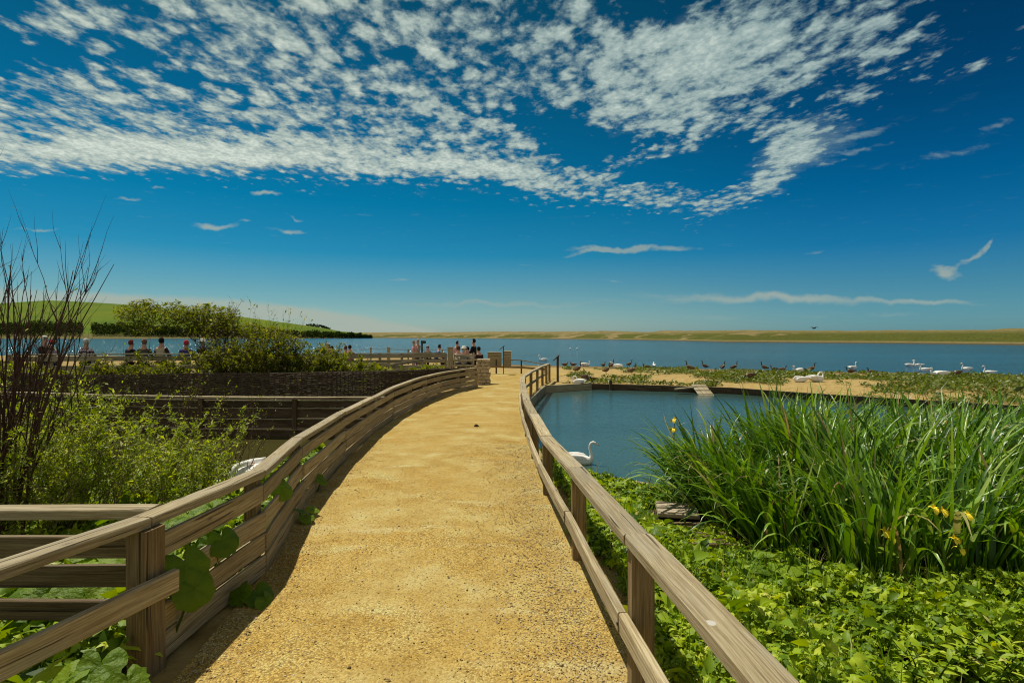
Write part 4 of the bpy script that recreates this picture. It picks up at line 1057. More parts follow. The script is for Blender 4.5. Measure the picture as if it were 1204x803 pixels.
# ------------------------------------------------------------------ birds
def leg_pair(t, h, s=.05, m='leg_b', x=0.0):
    for sg in (-1,1):
        mb = MB(); mb.tube([(x,sg*s,h),(x-.012,sg*s,h*.55),(x+.0,sg*s,.015)],[.014,.010,.009],6)
        mb.add([(x-.02,sg*s,.003),(x+.085,sg*s-.035,.003),(x+.10,sg*s,.003),(x+.085,sg*s+.035,.003),(x-.0,sg*s,.02)],[(0,1,4),(1,2,4),(2,3,4),(3,0,4),(3,2,1,0)])
        mb.build('leg', M[m], t, True, False)
def wing_pair(t, rings, off, m, tip=None):
    for sg in (-1,1):
        mb = MB(); mb.loft([(x,z,w,h) for x,z,w,h in rings], 8); mb.v = [(x, y+sg*off, z) for x,y,z in mb.v]; mb.build('wing', M[m], t, True, False)
def bird(kind, label, cat, group, rings, mats, mi, bill, billm, wings, wing_off, wingm, legs=None):
    t = thing(kind, label, cat, (0,0,0), 0, group)
    mb = MB(); mb.loft(rings, 12, mi); mb.build('body', [M[k] for k in mats], t, True, False)
    mb = MB(); mb.loft(bill, 8); mb.build('bill', M[billm], t, True, False)
    if wings: wing_pair(t, wings, wing_off, wingm)
    if legs: leg_pair(t, *legs)
    return t
SW = 'mute swans around the spit and pond'; GG = 'dark necked geese on the sandy spit'
def swan_rings(neck, dz=0):
    return [(-.60,.25+dz,.012,.008),(-.50,.235+dz,.07,.035),(-.36,.20+dz,.15,.10),(-.18,.165+dz,.215,.165),(0,.15+dz,.235,.19),(.17,.15+dz,.215,.18),(.29,.17+dz,.155,.15),(.36,.215+dz,.095,.11)]+[(x,z+dz,r,r2) for x,z,r,r2 in neck]
swim_neck = [(.385,.29,.062,.066),(.375,.38,.046,.05),(.345,.47,.040,.042),(.325,.56,.036,.038),(.335,.65,.036,.037),(.375,.715,.043,.042),(.43,.735,.050,.048),(.485,.72,.042,.04),(.53,.695,.026,.024)]
low_neck = [(.41,.25,.062,.062),(.45,.32,.046,.046),(.45,.40,.040,.040),(.40,.45,.038,.038),(.36,.49,.040,.038),(.40,.54,.046,.044),(.455,.53,.040,.036),(.50,.51,.024,.022)]
preen_neck = [(.40,.28,.062,.064),(.42,.38,.046,.048),(.40,.49,.040,.042),(.32,.55,.038,.040),(.22,.54,.038,.040),(.15,.48,.040,.042),(.11,.42,.046,.044),(.07,.37,.034,.032)]
sleep_neck = [(.38,.27,.062,.064),(.36,.34,.050,.05),(.28,.385,.045,.045),(.18,.39,.045,.044),(.08,.385,.046,.044),(.0,.375,.035,.033)]
swings = [(.24,.22,.012,.05),(.12,.235,.05,.12),(-.06,.245,.062,.14),(-.26,.27,.055,.11),(-.42,.295,.04,.06),(-.55,.32,.012,.02)]
def mkswan(label, neck, billring, dz=0, legs=None):
    t = bird('swan', label, 'swan', SW, swan_rings(neck, dz), ['white_f'], None, [(x,z+dz,a,b) for x,z,a,b in billring], 'swan_bill', [(x,z+dz,a,b) for x,z,a,b in swings], .165, 'white_f', legs)
    return t
bill_swim = [(.515,.705,.024,.024),(.57,.675,.020,.014),(.625,.645,.015,.007)]
bill_low = [(.49,.52,.024,.022),(.545,.49,.019,.013),(.59,.465,.014,.006)]
bill_preen = [(.09,.40,.03,.028),(.04,.34,.019,.013),(.02,.30,.012,.006)]
bill_sleep = [(.01,.377,.03,.028),(-.05,.362,.018,.012),(-.09,.35,.012,.006)]
def place(proto, first, px, py, face, label, z=None, scale=1.0, group=None):
    """face: degrees, 0 faces +x, 180 faces -x"""
    p = on_ground(px, py) if z is None else at_z(px, py, z)
    if first:
        proto.location = p; proto.rotation_euler = (0,0,math.radians(face)); proto.scale = (scale,)*3; proto['label'] = label; return proto
    return dup(proto, p, math.radians(face), label, scale, group)
S = mkswan('', swim_neck, bill_swim, -.06)
place(S, True, 681, 545, -12, 'white swan swimming on the near side of the pond behind the cap rail', POND, .58)
for px, py, f, sc, lab in [(1070.5,430.8,5,1.0,'swan on the lagoon overlapping the tail of another swan'),(1079.5,431,170,1.0,'swan on the lagoon swimming nose to nose with another swan'),(1087,436.5,178,1.0,'swan swimming close to shore beside the big standing swan'),(1136,435.7,184,1.0,'swan swimming just beyond the brown goose with raised tail'),(1163,440.3,180,1.05,'lone swan swimming close to the shore past the other swans'),(638.5,424.5,185,1.1,'distant swan swimming beyond the end of the pond fence'),(1003,434,20,1.0,'swan swimming half hidden behind the goose with pale head')]:
    place(S, False, px, py, f, lab, WATER-.04, sc*.78)
L_ = mkswan('', low_neck, bill_low, 0)
place(L_, True, 940, 438.5, 170, 'swan sitting upright on the shore among the resting geese', None, .82)
place(L_, False, 724, 433.5, 150, 'swan sitting on the shore behind the two walking geese', None, .9)
place(L_, False, 1104, 443.5, 175, 'big bright swan sitting on the shore near the swimming swans', None, .95)
place(L_, False, 688.5, 430.5, 10, 'swan lying at the waterline beyond the plants on the spit', None, .8)
P_ = mkswan('', preen_neck, bill_preen, 0)
place(P_, True, 960, 449, 10, 'swan preening on the bare sand with its neck curled back', None, .80)
place(P_, False, 680, 452.5, 150, 'swan preening on the pond edge beside the dark lectern board', None, .62)
Z_ = mkswan('', sleep_neck, bill_sleep, 0)
place(Z_, True, 941, 449.5, 178, 'swan lying asleep on the sand touching the preening swan', None, .68)
c = Vector((X(290,7.4), 7.4, gz1(X(290,7.4),7.4))); dup(Z_, (c.x+.05,c.y,-.24), math.radians(-105), 'swan asleep on the bank behind the boarded fence by the murky pond', .85)

def goose_rings(neck, dz):
    return [(-.40,.10+dz,.012,.008),(-.31,.09+dz,.06,.035),(-.19,.06+dz,.105,.085),(-.05,.03+dz,.135,.13),(.09,.04+dz,.125,.13),(.19,.075+dz,.09,.105)]+[(x,z+dz,a,b) for x,z,a,b in neck]
up_neck = [(.245,.145,.056,.062),(.262,.22,.040,.042),(.268,.30,.033,.034),(.272,.38,.031,.032),(.29,.435,.036,.036),(.325,.455,.040,.038),(.36,.450,.030,.028),(.385,.440,.018,.017)]
mid_neck = [(.25,.13,.056,.06),(.285,.19,.040,.042),(.295,.25,.034,.034),(.30,.30,.032,.032),(.32,.335,.037,.036),(.355,.345,.038,.035),(.39,.335,.026,.024),(.41,.325,.017,.016)]
graze_neck = [(.26,.06,.056,.058),(.32,-.01,.042,.042),(.365,-.09,.034,.034),(.40,-.17,.032,.032),(.43,-.24,.036,.036),(.455,-.285,.034,.034),(.475,-.32,.022,.022)]
gw = [(.16,.12,.012,.05),(.06,.12,.04,.085),(-.08,.115,.046,.09),(-.22,.125,.036,.06),(-.36,.14,.01,.018)]
def gmi(i):
    if i == 0: return 2
    if i <= 3: return 1
    if i == 4: return 1
    if i == 5: return 3
    if i == 10: return [3,0,0,0,0,3,3,0,0,0,0,3]
    return 0
def mkgoose(neck, bill, dz, legs, kind='goose', tilt=0.0):
    tl = lambda L: [(x*(1-.06*abs(tilt)), z+dz+tilt*min(x,.26), a, b) for x,z,a,b in L]
    return bird(kind, '', 'goose', GG, tl([(x,z-dz,a,b) for x,z,a,b in goose_rings(neck, dz)]), ['black_f','brown_f','black_f','pale_f'], gmi, tl(bill), 'black_f', tl(gw), .105, 'brown_f', legs)
G1 = mkgoose(up_neck, [(.375,.443,.018,.016),(.41,.432,.013,.009),(.44,.424,.009,.004)], .28, (.26,.06), tilt=.38)
G2 = mkgoose(mid_neck, [(.40,.328,.017,.015),(.435,.318,.013,.009),(.46,.31,.009,.004)], .11, None, tilt=.15)
G3 = mkgoose(graze_neck, [(.465,-.30,.02,.02),(.485,-.335,.013,.011),(.50,-.36,.007,.005)], .37, (.30,.06))
up_list = [(811,436.5,170,'dark necked goose standing alone before the weedy hump of the spit'),(850,433.5,12,'tallest dark necked goose with its head held highest'),(679,439,20,'upright goose standing above the preening pond edge swan'),(713,440,15,'goose walking in front of the sitting swan behind green tufts'),(743,440.5,10,'dark goose standing low down below the other shore geese'),(719,433.5,25,'goose standing tight against the sitting white swan'),(740,431.5,8,'goose with its neck up at the waterline next to a sitting goose'),(829,433.5,175,'goose with white cheek at the waterline before the tallest goose'),(899,436,170,'goose standing in front of the row of resting geese'),(863,434,5,'goose walking behind the tallest goose'),(954,438,10,'goose standing between the upright swan and the preening swan')]
for i, (px, py, f, lab) in enumerate(up_list): place(G1, i == 0, px, py, f+random.uniform(-25,25), lab, None, .76*random.uniform(.92,1.08))
sit_list = [(760,433.5,170,'goose sitting on the shore beside the white gull'),(910,436,178,'resting goose in the middle of the shore row'),(920,436.5,10,'resting goose at the end of the shore row facing the upright swan'),(1025,439.5,175,'goose resting alone at the waterline on the green turf'),(1000,438.5,172,'goose with pale head resting before the swimming swan'),(709.5,431,30,'goose sitting far back at the waterline with only its neck showing')]
for i, (px, py, f, lab) in enumerate(sit_list): place(G2, i == 0, px, py, f+random.uniform(-20,20), lab, None, .78)
gr_list = [(882,449,176,'goose grazing with its head down on a green tuft by the pond'),(1126,444.5,185,'brown goose grazing on the green turf with its dark tail raised'),(688.5,452,-20,'goose with its neck lowered beside the preening pond edge swan')]
for i, (px, py, f, lab) in enumerate(gr_list): place(G3, i == 0, px, py, f, lab, None, .72)
# ducks and gulls
def duck_rings(): return [(-.26,.14,.01,.008),(-.18,.13,.05,.04),(-.06,.11,.085,.08),(.07,.11,.08,.08),(.14,.14,.055,.065),(.165,.19,.038,.04),(.175,.235,.034,.034),(.20,.26,.036,.034),(.235,.255,.024,.022)]
Dk = bird('duck', '', 'duck', 'ducks on the spit', duck_rings(), ['duck_f'], None, [(.23,.252,.02,.016),(.265,.24,.017,.007),(.29,.236,.012,.004)], 'swan_bill', [(.1,.15,.01,.04),(0,.155,.03,.055),(-.12,.155,.025,.04),(-.22,.155,.006,.012)], .07, 'duck_f', (.07,.03,'swan_bill'))
for i, (px, py, f, lab) in enumerate([(694.5,449.5,200,'small brown duck on the corner of the pond edging'),(664,430.5,10,'small dark duck at the waterline nearer the pond fence end'),(674,430.5,170,'small dark duck at the waterline beside the lying swan')]): place(Dk, i == 0, px, py, f, lab, None, 1.2)
Gu = bird('gull', 'white gull standing on the shore between the geese', 'gull', None, duck_rings(), ['white_f'], None, [(.23,.252,.016,.014),(.265,.245,.01,.008),(.285,.238,.006,.004)], 'swan_bill', [(.1,.15,.01,.04),(0,.155,.03,.055),(-.12,.155,.025,.04),(-.26,.155,.006,.012)], .07, 'grey_f', (.07,.03,'swan_bill'))
place(Gu, True, 769, 431.5, 80, 'white gull standing on the shore between the geese', None, 1.6)
# bird in flight
fb = thing('flying_bird', 'dark bird flying low over the shingle bank', 'bird', at_d(957,386,70))
mb = MB(); mb.loft([(-.3,0,.02,.02),(-.15,0,.08,.07),(.1,0,.09,.08),(.25,.02,.05,.05),(.35,.02,.015,.015)],8); mb.build('body', M['black_f'], fb, True, False)
for s_ in (-1,1):
    mb = MB(); mb.add([(.12,s_*.05,.03),(-.1,s_*.05,.03),(.10,s_*.35,.16),(-.10,s_*.33,.15),(0,s_*.75,.05),(.12,s_*.05,.05),(-.1,s_*.05,.05),(.10,s_*.35,.18),(-.10,s_*.33,.17)],[(0,1,3,2),(2,3,4),(5,7,8,6),(7,4,8),(0,2,7,5),(1,6,8,3),(2,4,7),(3,8,4)]); mb.build('wing', M['black_f'], fb, False, False)
fb.rotation_euler = (0,0,.3)
for i, (px, py) in enumerate(((670.4,411),(678.6,411))):
    c = at_z(px, py, WATER); o = lump('buoy', (c.x,c.y,WATER+.12), (.17,.17,.19), M['white_p'], 'white round buoy floating on the lagoon', 'buoy', 1); o['group'] = 'pair of white buoys'

# ------------------------------------------------------------------ people
def skin_mesh(name, joints, edges, root=0, sub=2):
    me = bpy.data.meshes.new(name); me.from_pydata([j[:3] for j in joints], edges, [])
    o = bpy.data.objects.new(name, me); COL.objects.link(o)
    mo = o.modifiers.new('s', 'SKIN'); mo.use_smooth_shade = True; mo.branch_smoothing = .6
    if not me.skin_vertices: pass
    for i, j in enumerate(joints):
        sv = me.skin_vertices[0].data[i]; r = j[3]; sv.radius = r if isinstance(r, tuple) else (r, r); sv.use_root = (i == root)
    su = o.modifiers.new('u', 'SUBSURF'); su.levels = sub; su.render_levels = sub
    dg = bpy.context.evaluated_depsgraph_get(); dg.update()
    m2 = bpy.data.meshes.new_from_object(o.evaluated_get(dg)); m2.name = name
    bpy.data.objects.remove(o); bpy.data.meshes.remove(me)
    m2.polygons.foreach_set('use_smooth', [True]*len(m2.polygons)); return m2
def person(px, d, ytop, yaw, label, top, legs, hair, pose='stand', lean=0.0, hat=None, scale=1.0, arms='rail', stripes=None, group=None, vest=None):
    """local +y is where the person faces; sitting figures have hips at .46"""
    t = thing('person', label, 'person', (0,0,0), 0, group)
    sit = pose == 'sit'; hip = .46 if sit else .90
    ly = lean
    sh = hip+.50; nk = hip+.60; hd = hip+.74
    def T(z): return ly*(z-hip)      # forward shift with height
    J = [(0,0,hip,.135),(0,T(hip+.22),hip+.22,.125),(0,T(sh-.05),sh-.05,.14),(0,T(nk),nk,.055),(0,T(hd)+.02,hd-.02,.085),(0,T(hd)+.03,hd+.07,.088),(0,T(hd)+.105,hd-.005,.018)]
    E = [(0,1),(1,2),(2,3),(3,4),(4,5),(4,6)]
    A = []
    for s_ in (-1,1):
        b = len(J)
        if arms == 'rail': pts = [(s_*.19,T(sh),sh-.02,.055),(s_*.25,T(sh)+.06,sh-.28,.045),(s_*.19,T(sh)+.30,sh-.36,.036),(s_*.17,T(sh)+.38,sh-.35,.030)]
        elif arms == 'down': pts = [(s_*.19,T(sh),sh-.02,.055),(s_*.25,T(sh)-.02,sh-.30,.045),(s_*.24,T(sh)+.06,sh-.54,.035),(s_*.24,T(sh)+.08,sh-.63,.03)]
        else: pts = [(s_*.19,T(sh),sh-.02,.055),(s_*.26,T(sh)+.05,sh-.25,.045),(s_*.10,T(sh)+.24,sh-.05,.035),(s_*.06,T(sh)+.22,sh+.06,.03)]
        J += pts; E += [(2,b),(b,b+1),(b+1,b+2),(b+2,b+3)]; A.append(pts)
    Lg = []
    for s_ in (-1,1):
        b = len(J)
        if sit: pts = [(s_*.10,.03,hip-.01,.092),(s_*.13,.42,hip+.01,.066),(s_*.13,.44,.10,.045),(s_*.13,.56,.04,.036)]
        else: pts = [(s_*.10,0,hip-.08,.095),(s_*.11,.02,.48,.068),(s_*.12,-.02,.10,.045),(s_*.13,.12,.04,.038)]
        J += pts; E += [(0,b),(b,b+1),(b+1,b+2),(b+2,b+3)]; Lg.append(pts)
    link('body', skin_mesh('body', J, E), t, [M['skin']])
    inf = lambda p, k: (p[0],p[1],p[2],p[3]+k)
    J2 = [(0,0,hip-.03,(.185,.14)),(0,T(hip+.22),hip+.22,(.175,.145)),(0,T(sh-.05),sh-.05,(.185,.15)),(0,T(nk)-.0,nk-.03,.075)]; E2 = [(0,1),(1,2),(2,3)]
    for pts in A:
        b = len(J2); J2 += [inf(p,.022) for p in pts[:3]]; E2 += [(2,b),(b,b+1),(b+1,b+2)]
    jm = skin_mesh('jacket', J2, E2)
    if stripes or vest:
        jm.materials.append(cloth(top)); jm.materials.append(cloth(stripes or vest))
        mi = []
        for p in jm.polygons:
            c = p.center
            mi.append(1 if ((stripes and int((c.z+1)/.085) % 2) or (vest and abs(c.x) < .18 and c.z < sh+.02)) else 0)
        jm.polygons.foreach_set('material_index', mi); link('jacket', jm, t)
    else: link('jacket', jm, t, [cloth(top)])
    J3 = [(0,0,hip+.02,(.16,.13))]; E3 = []
    for pts in Lg:
        b = len(J3); J3 += [inf(p,.02) for p in pts[:3]]; E3 += [(0,b),(b,b+1),(b+1,b+2)]
    link('trousers', skin_mesh('trousers', J3, E3), t, [cloth(legs)])
    bm = bmesh.new(); bmesh.ops.create_uvsphere(bm, u_segments=14, v_segments=9, radius=1)
    hy = T(hd)+.015
    for v in list(bm.verts):
        if v.co.y > .35 and v.co.z < .35: bm.verts.remove(v)
    for v in bm.verts: v.co = Vector((v.co.x*.098, v.co.y*.112-.008+hy, v.co.z*.125+hd+.05))
    me = bpy.data.meshes.new('hair'); bm.to_mesh(me); bm.free(); me.polygons.foreach_set('use_smooth',[True]*len(me.polygons)); link('hair', me, t, [cloth(hair)])
    if hat:
        mb = MB(); n = 16
        prof = [(.16,hd+.09),(.155,hd+.10),(.105,hd+.10),(.10,hd+.17),(.06,hd+.20),(.001,hd+.205)]
        vs = [(math.cos(2*PI*k/n)*r, math.sin(2*PI*k/n)*r*1.1+hy, z) for r, z in prof for k in range(n)]
        mb.add(vs, [(i*n+k, i*n+(k+1)%n, (i+1)*n+(k+1)%n, (i+1)*n+k) for i in range(len(prof)-1) for k in range(n)]); mb.build('hat', cloth(hat), t, True, False)
    h_top = hd+.175+(.03 if hat else 0)
    x = X(px, d); z0 = gz1(x, d)
    # size the figure so its head reaches the height seen, feet on the ground
    want = EYE-(ytop-HZ)/F*d-z0; k = min(1.12, max(.78, want/h_top))
    t.location = (x, d, z0); t.rotation_euler = (0,0,yaw); t.scale = (k,)*3
    return t
R = math.radians
WH,GRY,DK,BR = (.62,.60,.55),(.35,.33,.31),(.02,.016,.013),(.09,.05,.025)
person(50,20.6,394.3,R(-80),'white haired man in a dark jacket looking down at his hands',(.05,.035,.03),(.06,.05,.05),WH,arms='up',lean=.08)
person(61.5,20.9,399,R(95),'woman in a pale pink top and red cap facing the white haired man',(.55,.40,.38),(.03,.03,.05),BR,hat=(.30,.03,.03),arms='up')
person(101,20.5,397.6,R(5),'grey haired person in a purple and white striped jumper',(.06,.04,.09),(.04,.04,.06),WH,stripes=(.50,.46,.50))
person(151.5,20.4,399,R(-20),'person in a black coat with a dark red scarf at the rail',(.02,.016,.018),(.03,.03,.03),(.16,.05,.03),lean=.12)
person(168,20.3,398,R(10),'broad person in a grey jacket leaning on the rail',(.075,.075,.06),(.04,.04,.04),(.20,.12,.08),lean=.15,scale=1.05)
person(189,20.5,396.5,R(0),'dark haired person in a cream waistcoat over dark sleeves',(.06,.03,.035),(.05,.045,.04),DK,vest=(.50,.44,.31),lean=.05)
person(218,20.6,399.5,R(12),'person in a purple jacket with a bright red headscarf',(.06,.045,.17),(.04,.04,.07),(.48,.05,.05),lean=.12)
person(238,20.8,398,R(-10),'person in black with a white cap behind the hedge',(.025,.025,.025),(.03,.03,.03),GRY,hat=(.6,.58,.54))
person(377,29,403.2,R(-70),'pale headed seated person bending over the table',(.10,.07,.06),(.05,.05,.06),(.40,.28,.2),'sit',.45)
person(384.5,29.5,405,R(-40),'seated person in a bright blue top at the same table',(.03,.12,.35),(.04,.04,.06),DK,'sit',.15)
person(390.5,28.6,406.3,R(180),'small seated person in black with brown hair',(.02,.018,.02),(.04,.03,.03),BR,'sit',.05)
person(407.5,29,406.2,R(60),'seated person in dark clothes close to a purple top',(.03,.02,.025),(.04,.04,.05),(.10,.05,.03),'sit',.1)
person(411.5,28.8,405.3,R(20),'seated dark haired woman in a dusky purple top',(.22,.09,.14),(.04,.04,.05),DK,'sit',.1)
person(486.5,30.5,400,R(-60),'person in a pale pink jacket standing by the green sign',(.50,.28,.30),(.30,.24,.20),(.30,.20,.12),arms='up')
person(491.3,31.2,398.5,R(60),'person in a beige coat standing with the pale pink one',(.45,.34,.24),(.10,.08,.08),(.40,.30,.20),arms='up')
person(503.5,30.5,405.8,R(170),'seated person in black with a light cap',(.02,.02,.025),(.03,.03,.04),GRY,'sit',.1)
person(512,30,404.8,R(-60),'hunched seated person in a deep blue anorak',(.02,.07,.20),(.03,.03,.05),DK,'sit',.35)
person(533,30.2,400.6,R(-100),'dark haired person in a pink shirt leaning across the table',(.60,.34,.34),(.05,.05,.07),DK,'stand',.35)
person(537.5,29.4,406.5,R(-20),'seated person in a white shirt with their back turned',(.66,.65,.62),(.06,.06,.08),BR,'sit',.2)
person(545.5,29.4,405.5,R(5),'seated person in a grey shirt and pale hat',(.16,.17,.18),(.05,.05,.06),GRY,'sit',.15,hat=(.6,.58,.52))
person(550.5,30.6,405,R(170),'seated person in white facing back across the table',(.62,.60,.56),(.05,.05,.06),DK,'sit',.2)
person(557.2,31,398,R(70),'slim standing person in a long dark coat',(.015,.014,.022),(.02,.02,.03),DK)
person(565.5,30.2,405.5,R(50),'seated person in a dark brown coat nearest the plank bins',(.035,.022,.022),(.03,.03,.03),DK,'sit',.2)
# picnic tables
def picnic(px, d, yaw, label, first=None):
    x = X(px,d); z0 = gz1(x,d)
    if first: return dup(first, (x,d,z0), yaw, label)
    t = thing('picnic_table', label, 'table', (x,d,z0), yaw, 'picnic tables on the terrace')
    mb = MB()
    for k in range(5): mb.beam((-.9,-.30+k*.15,.74),(.9,-.30+k*.15,.74),.135,.04)
    mb.build('table_top', M['grey_wood'], t, False, False)
    for s_ in (-1,1):
        mb = MB(); mb.beam((-.9,s_*.72-.07,.44),(.9,s_*.72-.07,.44),.13,.04); mb.beam((-.9,s_*.72+.07,.44),(.9,s_*.72+.07,.44),.13,.04); mb.build('bench', M['grey_wood'], t, False, False)
    for sx in (-.65,.65):
        for s_ in (-1,1):
            mb = MB(); mb.beam((sx,s_*.22,.715),(sx,s_*.68,.0),.05,.10,up=(1,0,0)); mb.build('leg', M['grey_wood'], t, False, False)
        mb = MB(); mb.beam((sx+.052,-.78,.385),(sx+.052,.78,.385),.05,.09); mb.build('crossbar', M['grey_wood'], t, False, False)
    return t
pt = picnic(541, 30.0, .1, 'picnic table between the white shirt and pink shirt people')
picnic(394, 29.3, -.1, 'picnic table among the dark clothed group behind the hedge', pt)
picnic(508, 30.6, .2, 'picnic table next to the person in blue anorak', pt)

# ------------------------------------------------------------------ camera
cam = bpy.data.cameras.new('camera'); co = bpy.data.objects.new('camera', cam); COL.objects.link(co)
co.location = (0,0,EYE); co.rotation_euler = (PI/2,0,0)
cam.sensor_fit = 'HORIZONTAL'; cam.sensor_width = 36; cam.lens = 36*F/1204; cam.shift_y = -6.5/1204
cam.clip_start = .05; cam.clip_end = 12000
scene.camera = co

# ------------------------------------------------------------------ sun and sky
sd = Vector((-.37,.42,1.0)).normalized(); el = math.asin(sd.z); az = math.atan2(sd.x, sd.y)
sun = bpy.data.lights.new('sun', 'SUN'); sun.energy = 5.0; sun.angle = R(.53); sun.color = (1,.93,.80)
so = bpy.data.objects.new('sun', sun); COL.objects.link(so); so.rotation_euler = (-sd).to_track_quat('-Z','Y').to_euler(); so.location = (0,0,30)
w = bpy.data.worlds.new('World'); scene.world = w; w.use_nodes = True
nt = NT(w.node_tree); nt.n.clear(); wo = nt.new('ShaderNodeOutputWorld'); bg = nt.new('ShaderNodeBackground'); nt.l.new(bg.outputs[0], wo.inputs[0])
sky = nt.new('ShaderNodeTexSky', sky_type='NISHITA'); sky.sun_disc = False; sky.sun_elevation = el; sky.sun_rotation = az
sky.air_density = 1.0; sky.dust_density = .6; sky.ozone_density = 3.0
STR = .10; bg.inputs[1].default_value = STR
vec = nt.new('ShaderNodeTexCoord').outputs['Generated']
nrm = nt.new('ShaderNodeVectorMath', operation='NORMALIZE'); nt.put(nrm.inputs[0], vec)
sx = nt.new('ShaderNodeSeparateXYZ'); nt.put(sx.inputs[0], nrm.outputs[0]); dx, dy, dz = sx.outputs
# deeper, polarised blue: filter the sky by height above the horizon
tint = nt.ramp(dz, [(0,(.50,.71,.82)),(.014,(.49,.70,.80)),(.055,(.345,.585,.65)),(.0825,(.255,.535,.60)),(.11,(.17,.50,.595)),(.144,(.055,.45,.58)),(.231,(.006,.40,.525)),(.38,(.006,.30,.39)),(.53,(.008,.22,.265)),(1,(.02,.18,.22))])
skyc = nt.mix(1.0, sky.outputs[0], tint, 'MULTIPLY')
away = nt.maprange(dx, .05, .65)     # deepest away from the sun
skyc = nt.mix(away, skyc, nt.mix(1.0, skyc, nt.mix(nt.maprange(dz, .12, .42), (.55,.86,1.05,1), (.5,.62,.78,1)), 'MULTIPLY'))
# cloud layer: flat coordinates at unit height, and bearing coordinates for where the banks lie
iz = nt.math('DIVIDE', 1.0, nt.math('MAXIMUM', dz, .02)); U = nt.math('MULTIPLY', dx, iz); Vv_ = nt.math('MULTIPLY', dy, iz)
cu = nt.new('ShaderNodeCombineXYZ'); nt.put(cu.inputs[0], U); nt.put(cu.inputs[1], Vv_); UV = cu.outputs[0]
iy = nt.math('DIVIDE', 1.0, nt.math('MAXIMUM', dy, .05)); A_ = nt.math('MULTIPLY', dx, iy); B_ = nt.math('MULTIPLY', dz, iy)
ca = nt.new('ShaderNodeCombineXYZ'); nt.put(ca.inputs[0], A_); nt.put(ca.inputs[1], B_)
front = nt.maprange(dy, .05, .2)
wn = nt.noise(ca.outputs[0], 9, 4, .6, 0, 1)
wv = nt.new('ShaderNodeVectorMath', operation='MULTIPLY_ADD'); nt.put(wv.inputs[0], wn); wv.inputs[1].default_value = (.07,.05,0)
off = nt.new('ShaderNodeVectorMath', operation='ADD'); nt.put(off.inputs[0], ca.outputs[0]); off.inputs[1].default_value = (-.035,-.025,0); nt.l.new(off.outputs[0], wv.inputs[2])
AB = wv.outputs[0]
def blob(px, py, rx, ry, rot=0, src=None):
    m_ = nt.mapping(src if src is not None else AB, ((px-602)/F, (HZ-py)/F, 0), (0,0,math.radians(-rot)), (rx/F, ry/F, 1), 'TEXTURE')
    gnode = nt.new('ShaderNodeTexGradient', gradient_type='SPHERICAL'); nt.put(gnode.inputs[0], m_); return gnode.outputs['Fac']
def total(bl, grow_=1.0):
    s_ = None
    for (k, *a) in bl:
        v = nt.math('MULTIPLY', blob(a[0], a[1], a[2]*grow_, a[3]*grow_, *a[4:]), k); s_ = v if s_ is None else nt.math('ADD', s_, v)
    return s_
# banks of broken cloud; rot is clockwise degrees in the picture sense
banks = total([(1.0,150,120,320,85,4),(.9,60,165,240,48,-3),(1.0,270,160,230,48,6),(1.05,345,75,200,70,38),(.9,450,165,170,40,10),(1.0,260,22,210,55,22),(1.0,430,12,180,65,20),(.7,130,100,130,50,15),(.7,90,30,110,35,15),(.85,540,130,150,50,42),(1.05,550,28,170,75,25),(.9,590,190,120,38,18),(.9,700,212,130,30,14),(.9,790,234,80,18,5),
  (1.3,830,60,170,90,-18),(.8,760,125,100,55,-12),(.95,655,60,110,110,25),(.7,800,172,140,22,-18),(1.2,930,165,90,48,-32),(1.0,875,228,90,14,-30),(.9,985,45,140,65,-20),(.85,1090,75,130,36,-14),(.55,1000,20,120,40,0),(.6,60,25,80,40,20),
  (-.6,440,118,60,14,20),(-.9,470,65,40,22,30),(-.9,50,62,80,22,10),(-.7,190,80,80,12,25),(-.9,810,185,70,12,-18),(-.6,640,150,45,20,40),(-.6,590,60,26,40,20),(-.7,690,130,30,40,40),(-.7,960,110,60,16,-30),(-.9,700,170,60,22,-10),(-.8,760,205,40,10,0),(-.8,850,200,60,14,-25),(-.5,120,50,60,30,30),(-.5,300,110,60,12,30),(-.5,400,60,40,14,35)], 1.35)
dense = total([(1.0,100,178,250,24,0),(.9,300,184,150,15,6),(.9,470,186,140,16,8),(.8,590,198,80,16,12),(.95,820,75,120,60,-22),(1.0,940,178,70,28,-30)], 1.3)
n1 = nt.noise(nt.mapping(UV, rot=(0,0,.25), scale=(1,.62,1)), 13, 8, .66, .3)
n2 = nt.noise(nt.mapping(UV, rot=(0,0,.3)), 5.0, 4, .55)
n3 = nt.noise(nt.mapping(UV, rot=(0,0,.9), scale=(1,.9,1)), 40, 5, .58)
wuv = nt.new('ShaderNodeVectorMath', operation='MULTIPLY_ADD'); nt.put(wuv.inputs[0], nt.noise(UV, 20, 3, .6, 0, 1)); wuv.inputs[1].default_value = (.05,.05,0); nt.l.new(UV, wuv.inputs[2])
vor = nt.new('ShaderNodeTexVoronoi', feature='SMOOTH_F1'); nt.put(vor.inputs['Vector'], nt.mapping(wuv.outputs[0], rot=(0,0,.25), scale=(1,.62,1))); vor.inputs['Scale'].default_value = 13; vor.inputs['Smoothness'].default_value = .35
vor2 = nt.new('ShaderNodeTexVoronoi', feature='SMOOTH_F1'); nt.put(vor2.inputs['Vector'], nt.mapping(wuv.outputs[0], loc=(3,1,0), rot=(0,0,-.2), scale=(1,.7,1))); vor2.inputs['Scale'].default_value = 27; vor2.inputs['Smoothness'].default_value = .3
puff_small = nt.maprange(vor2.outputs['Distance'], .05, .62, .5, -.5, 'LINEAR')
puff = nt.maprange(vor.outputs['Distance'], .05, .62, .5, -.5, 'LINEAR')
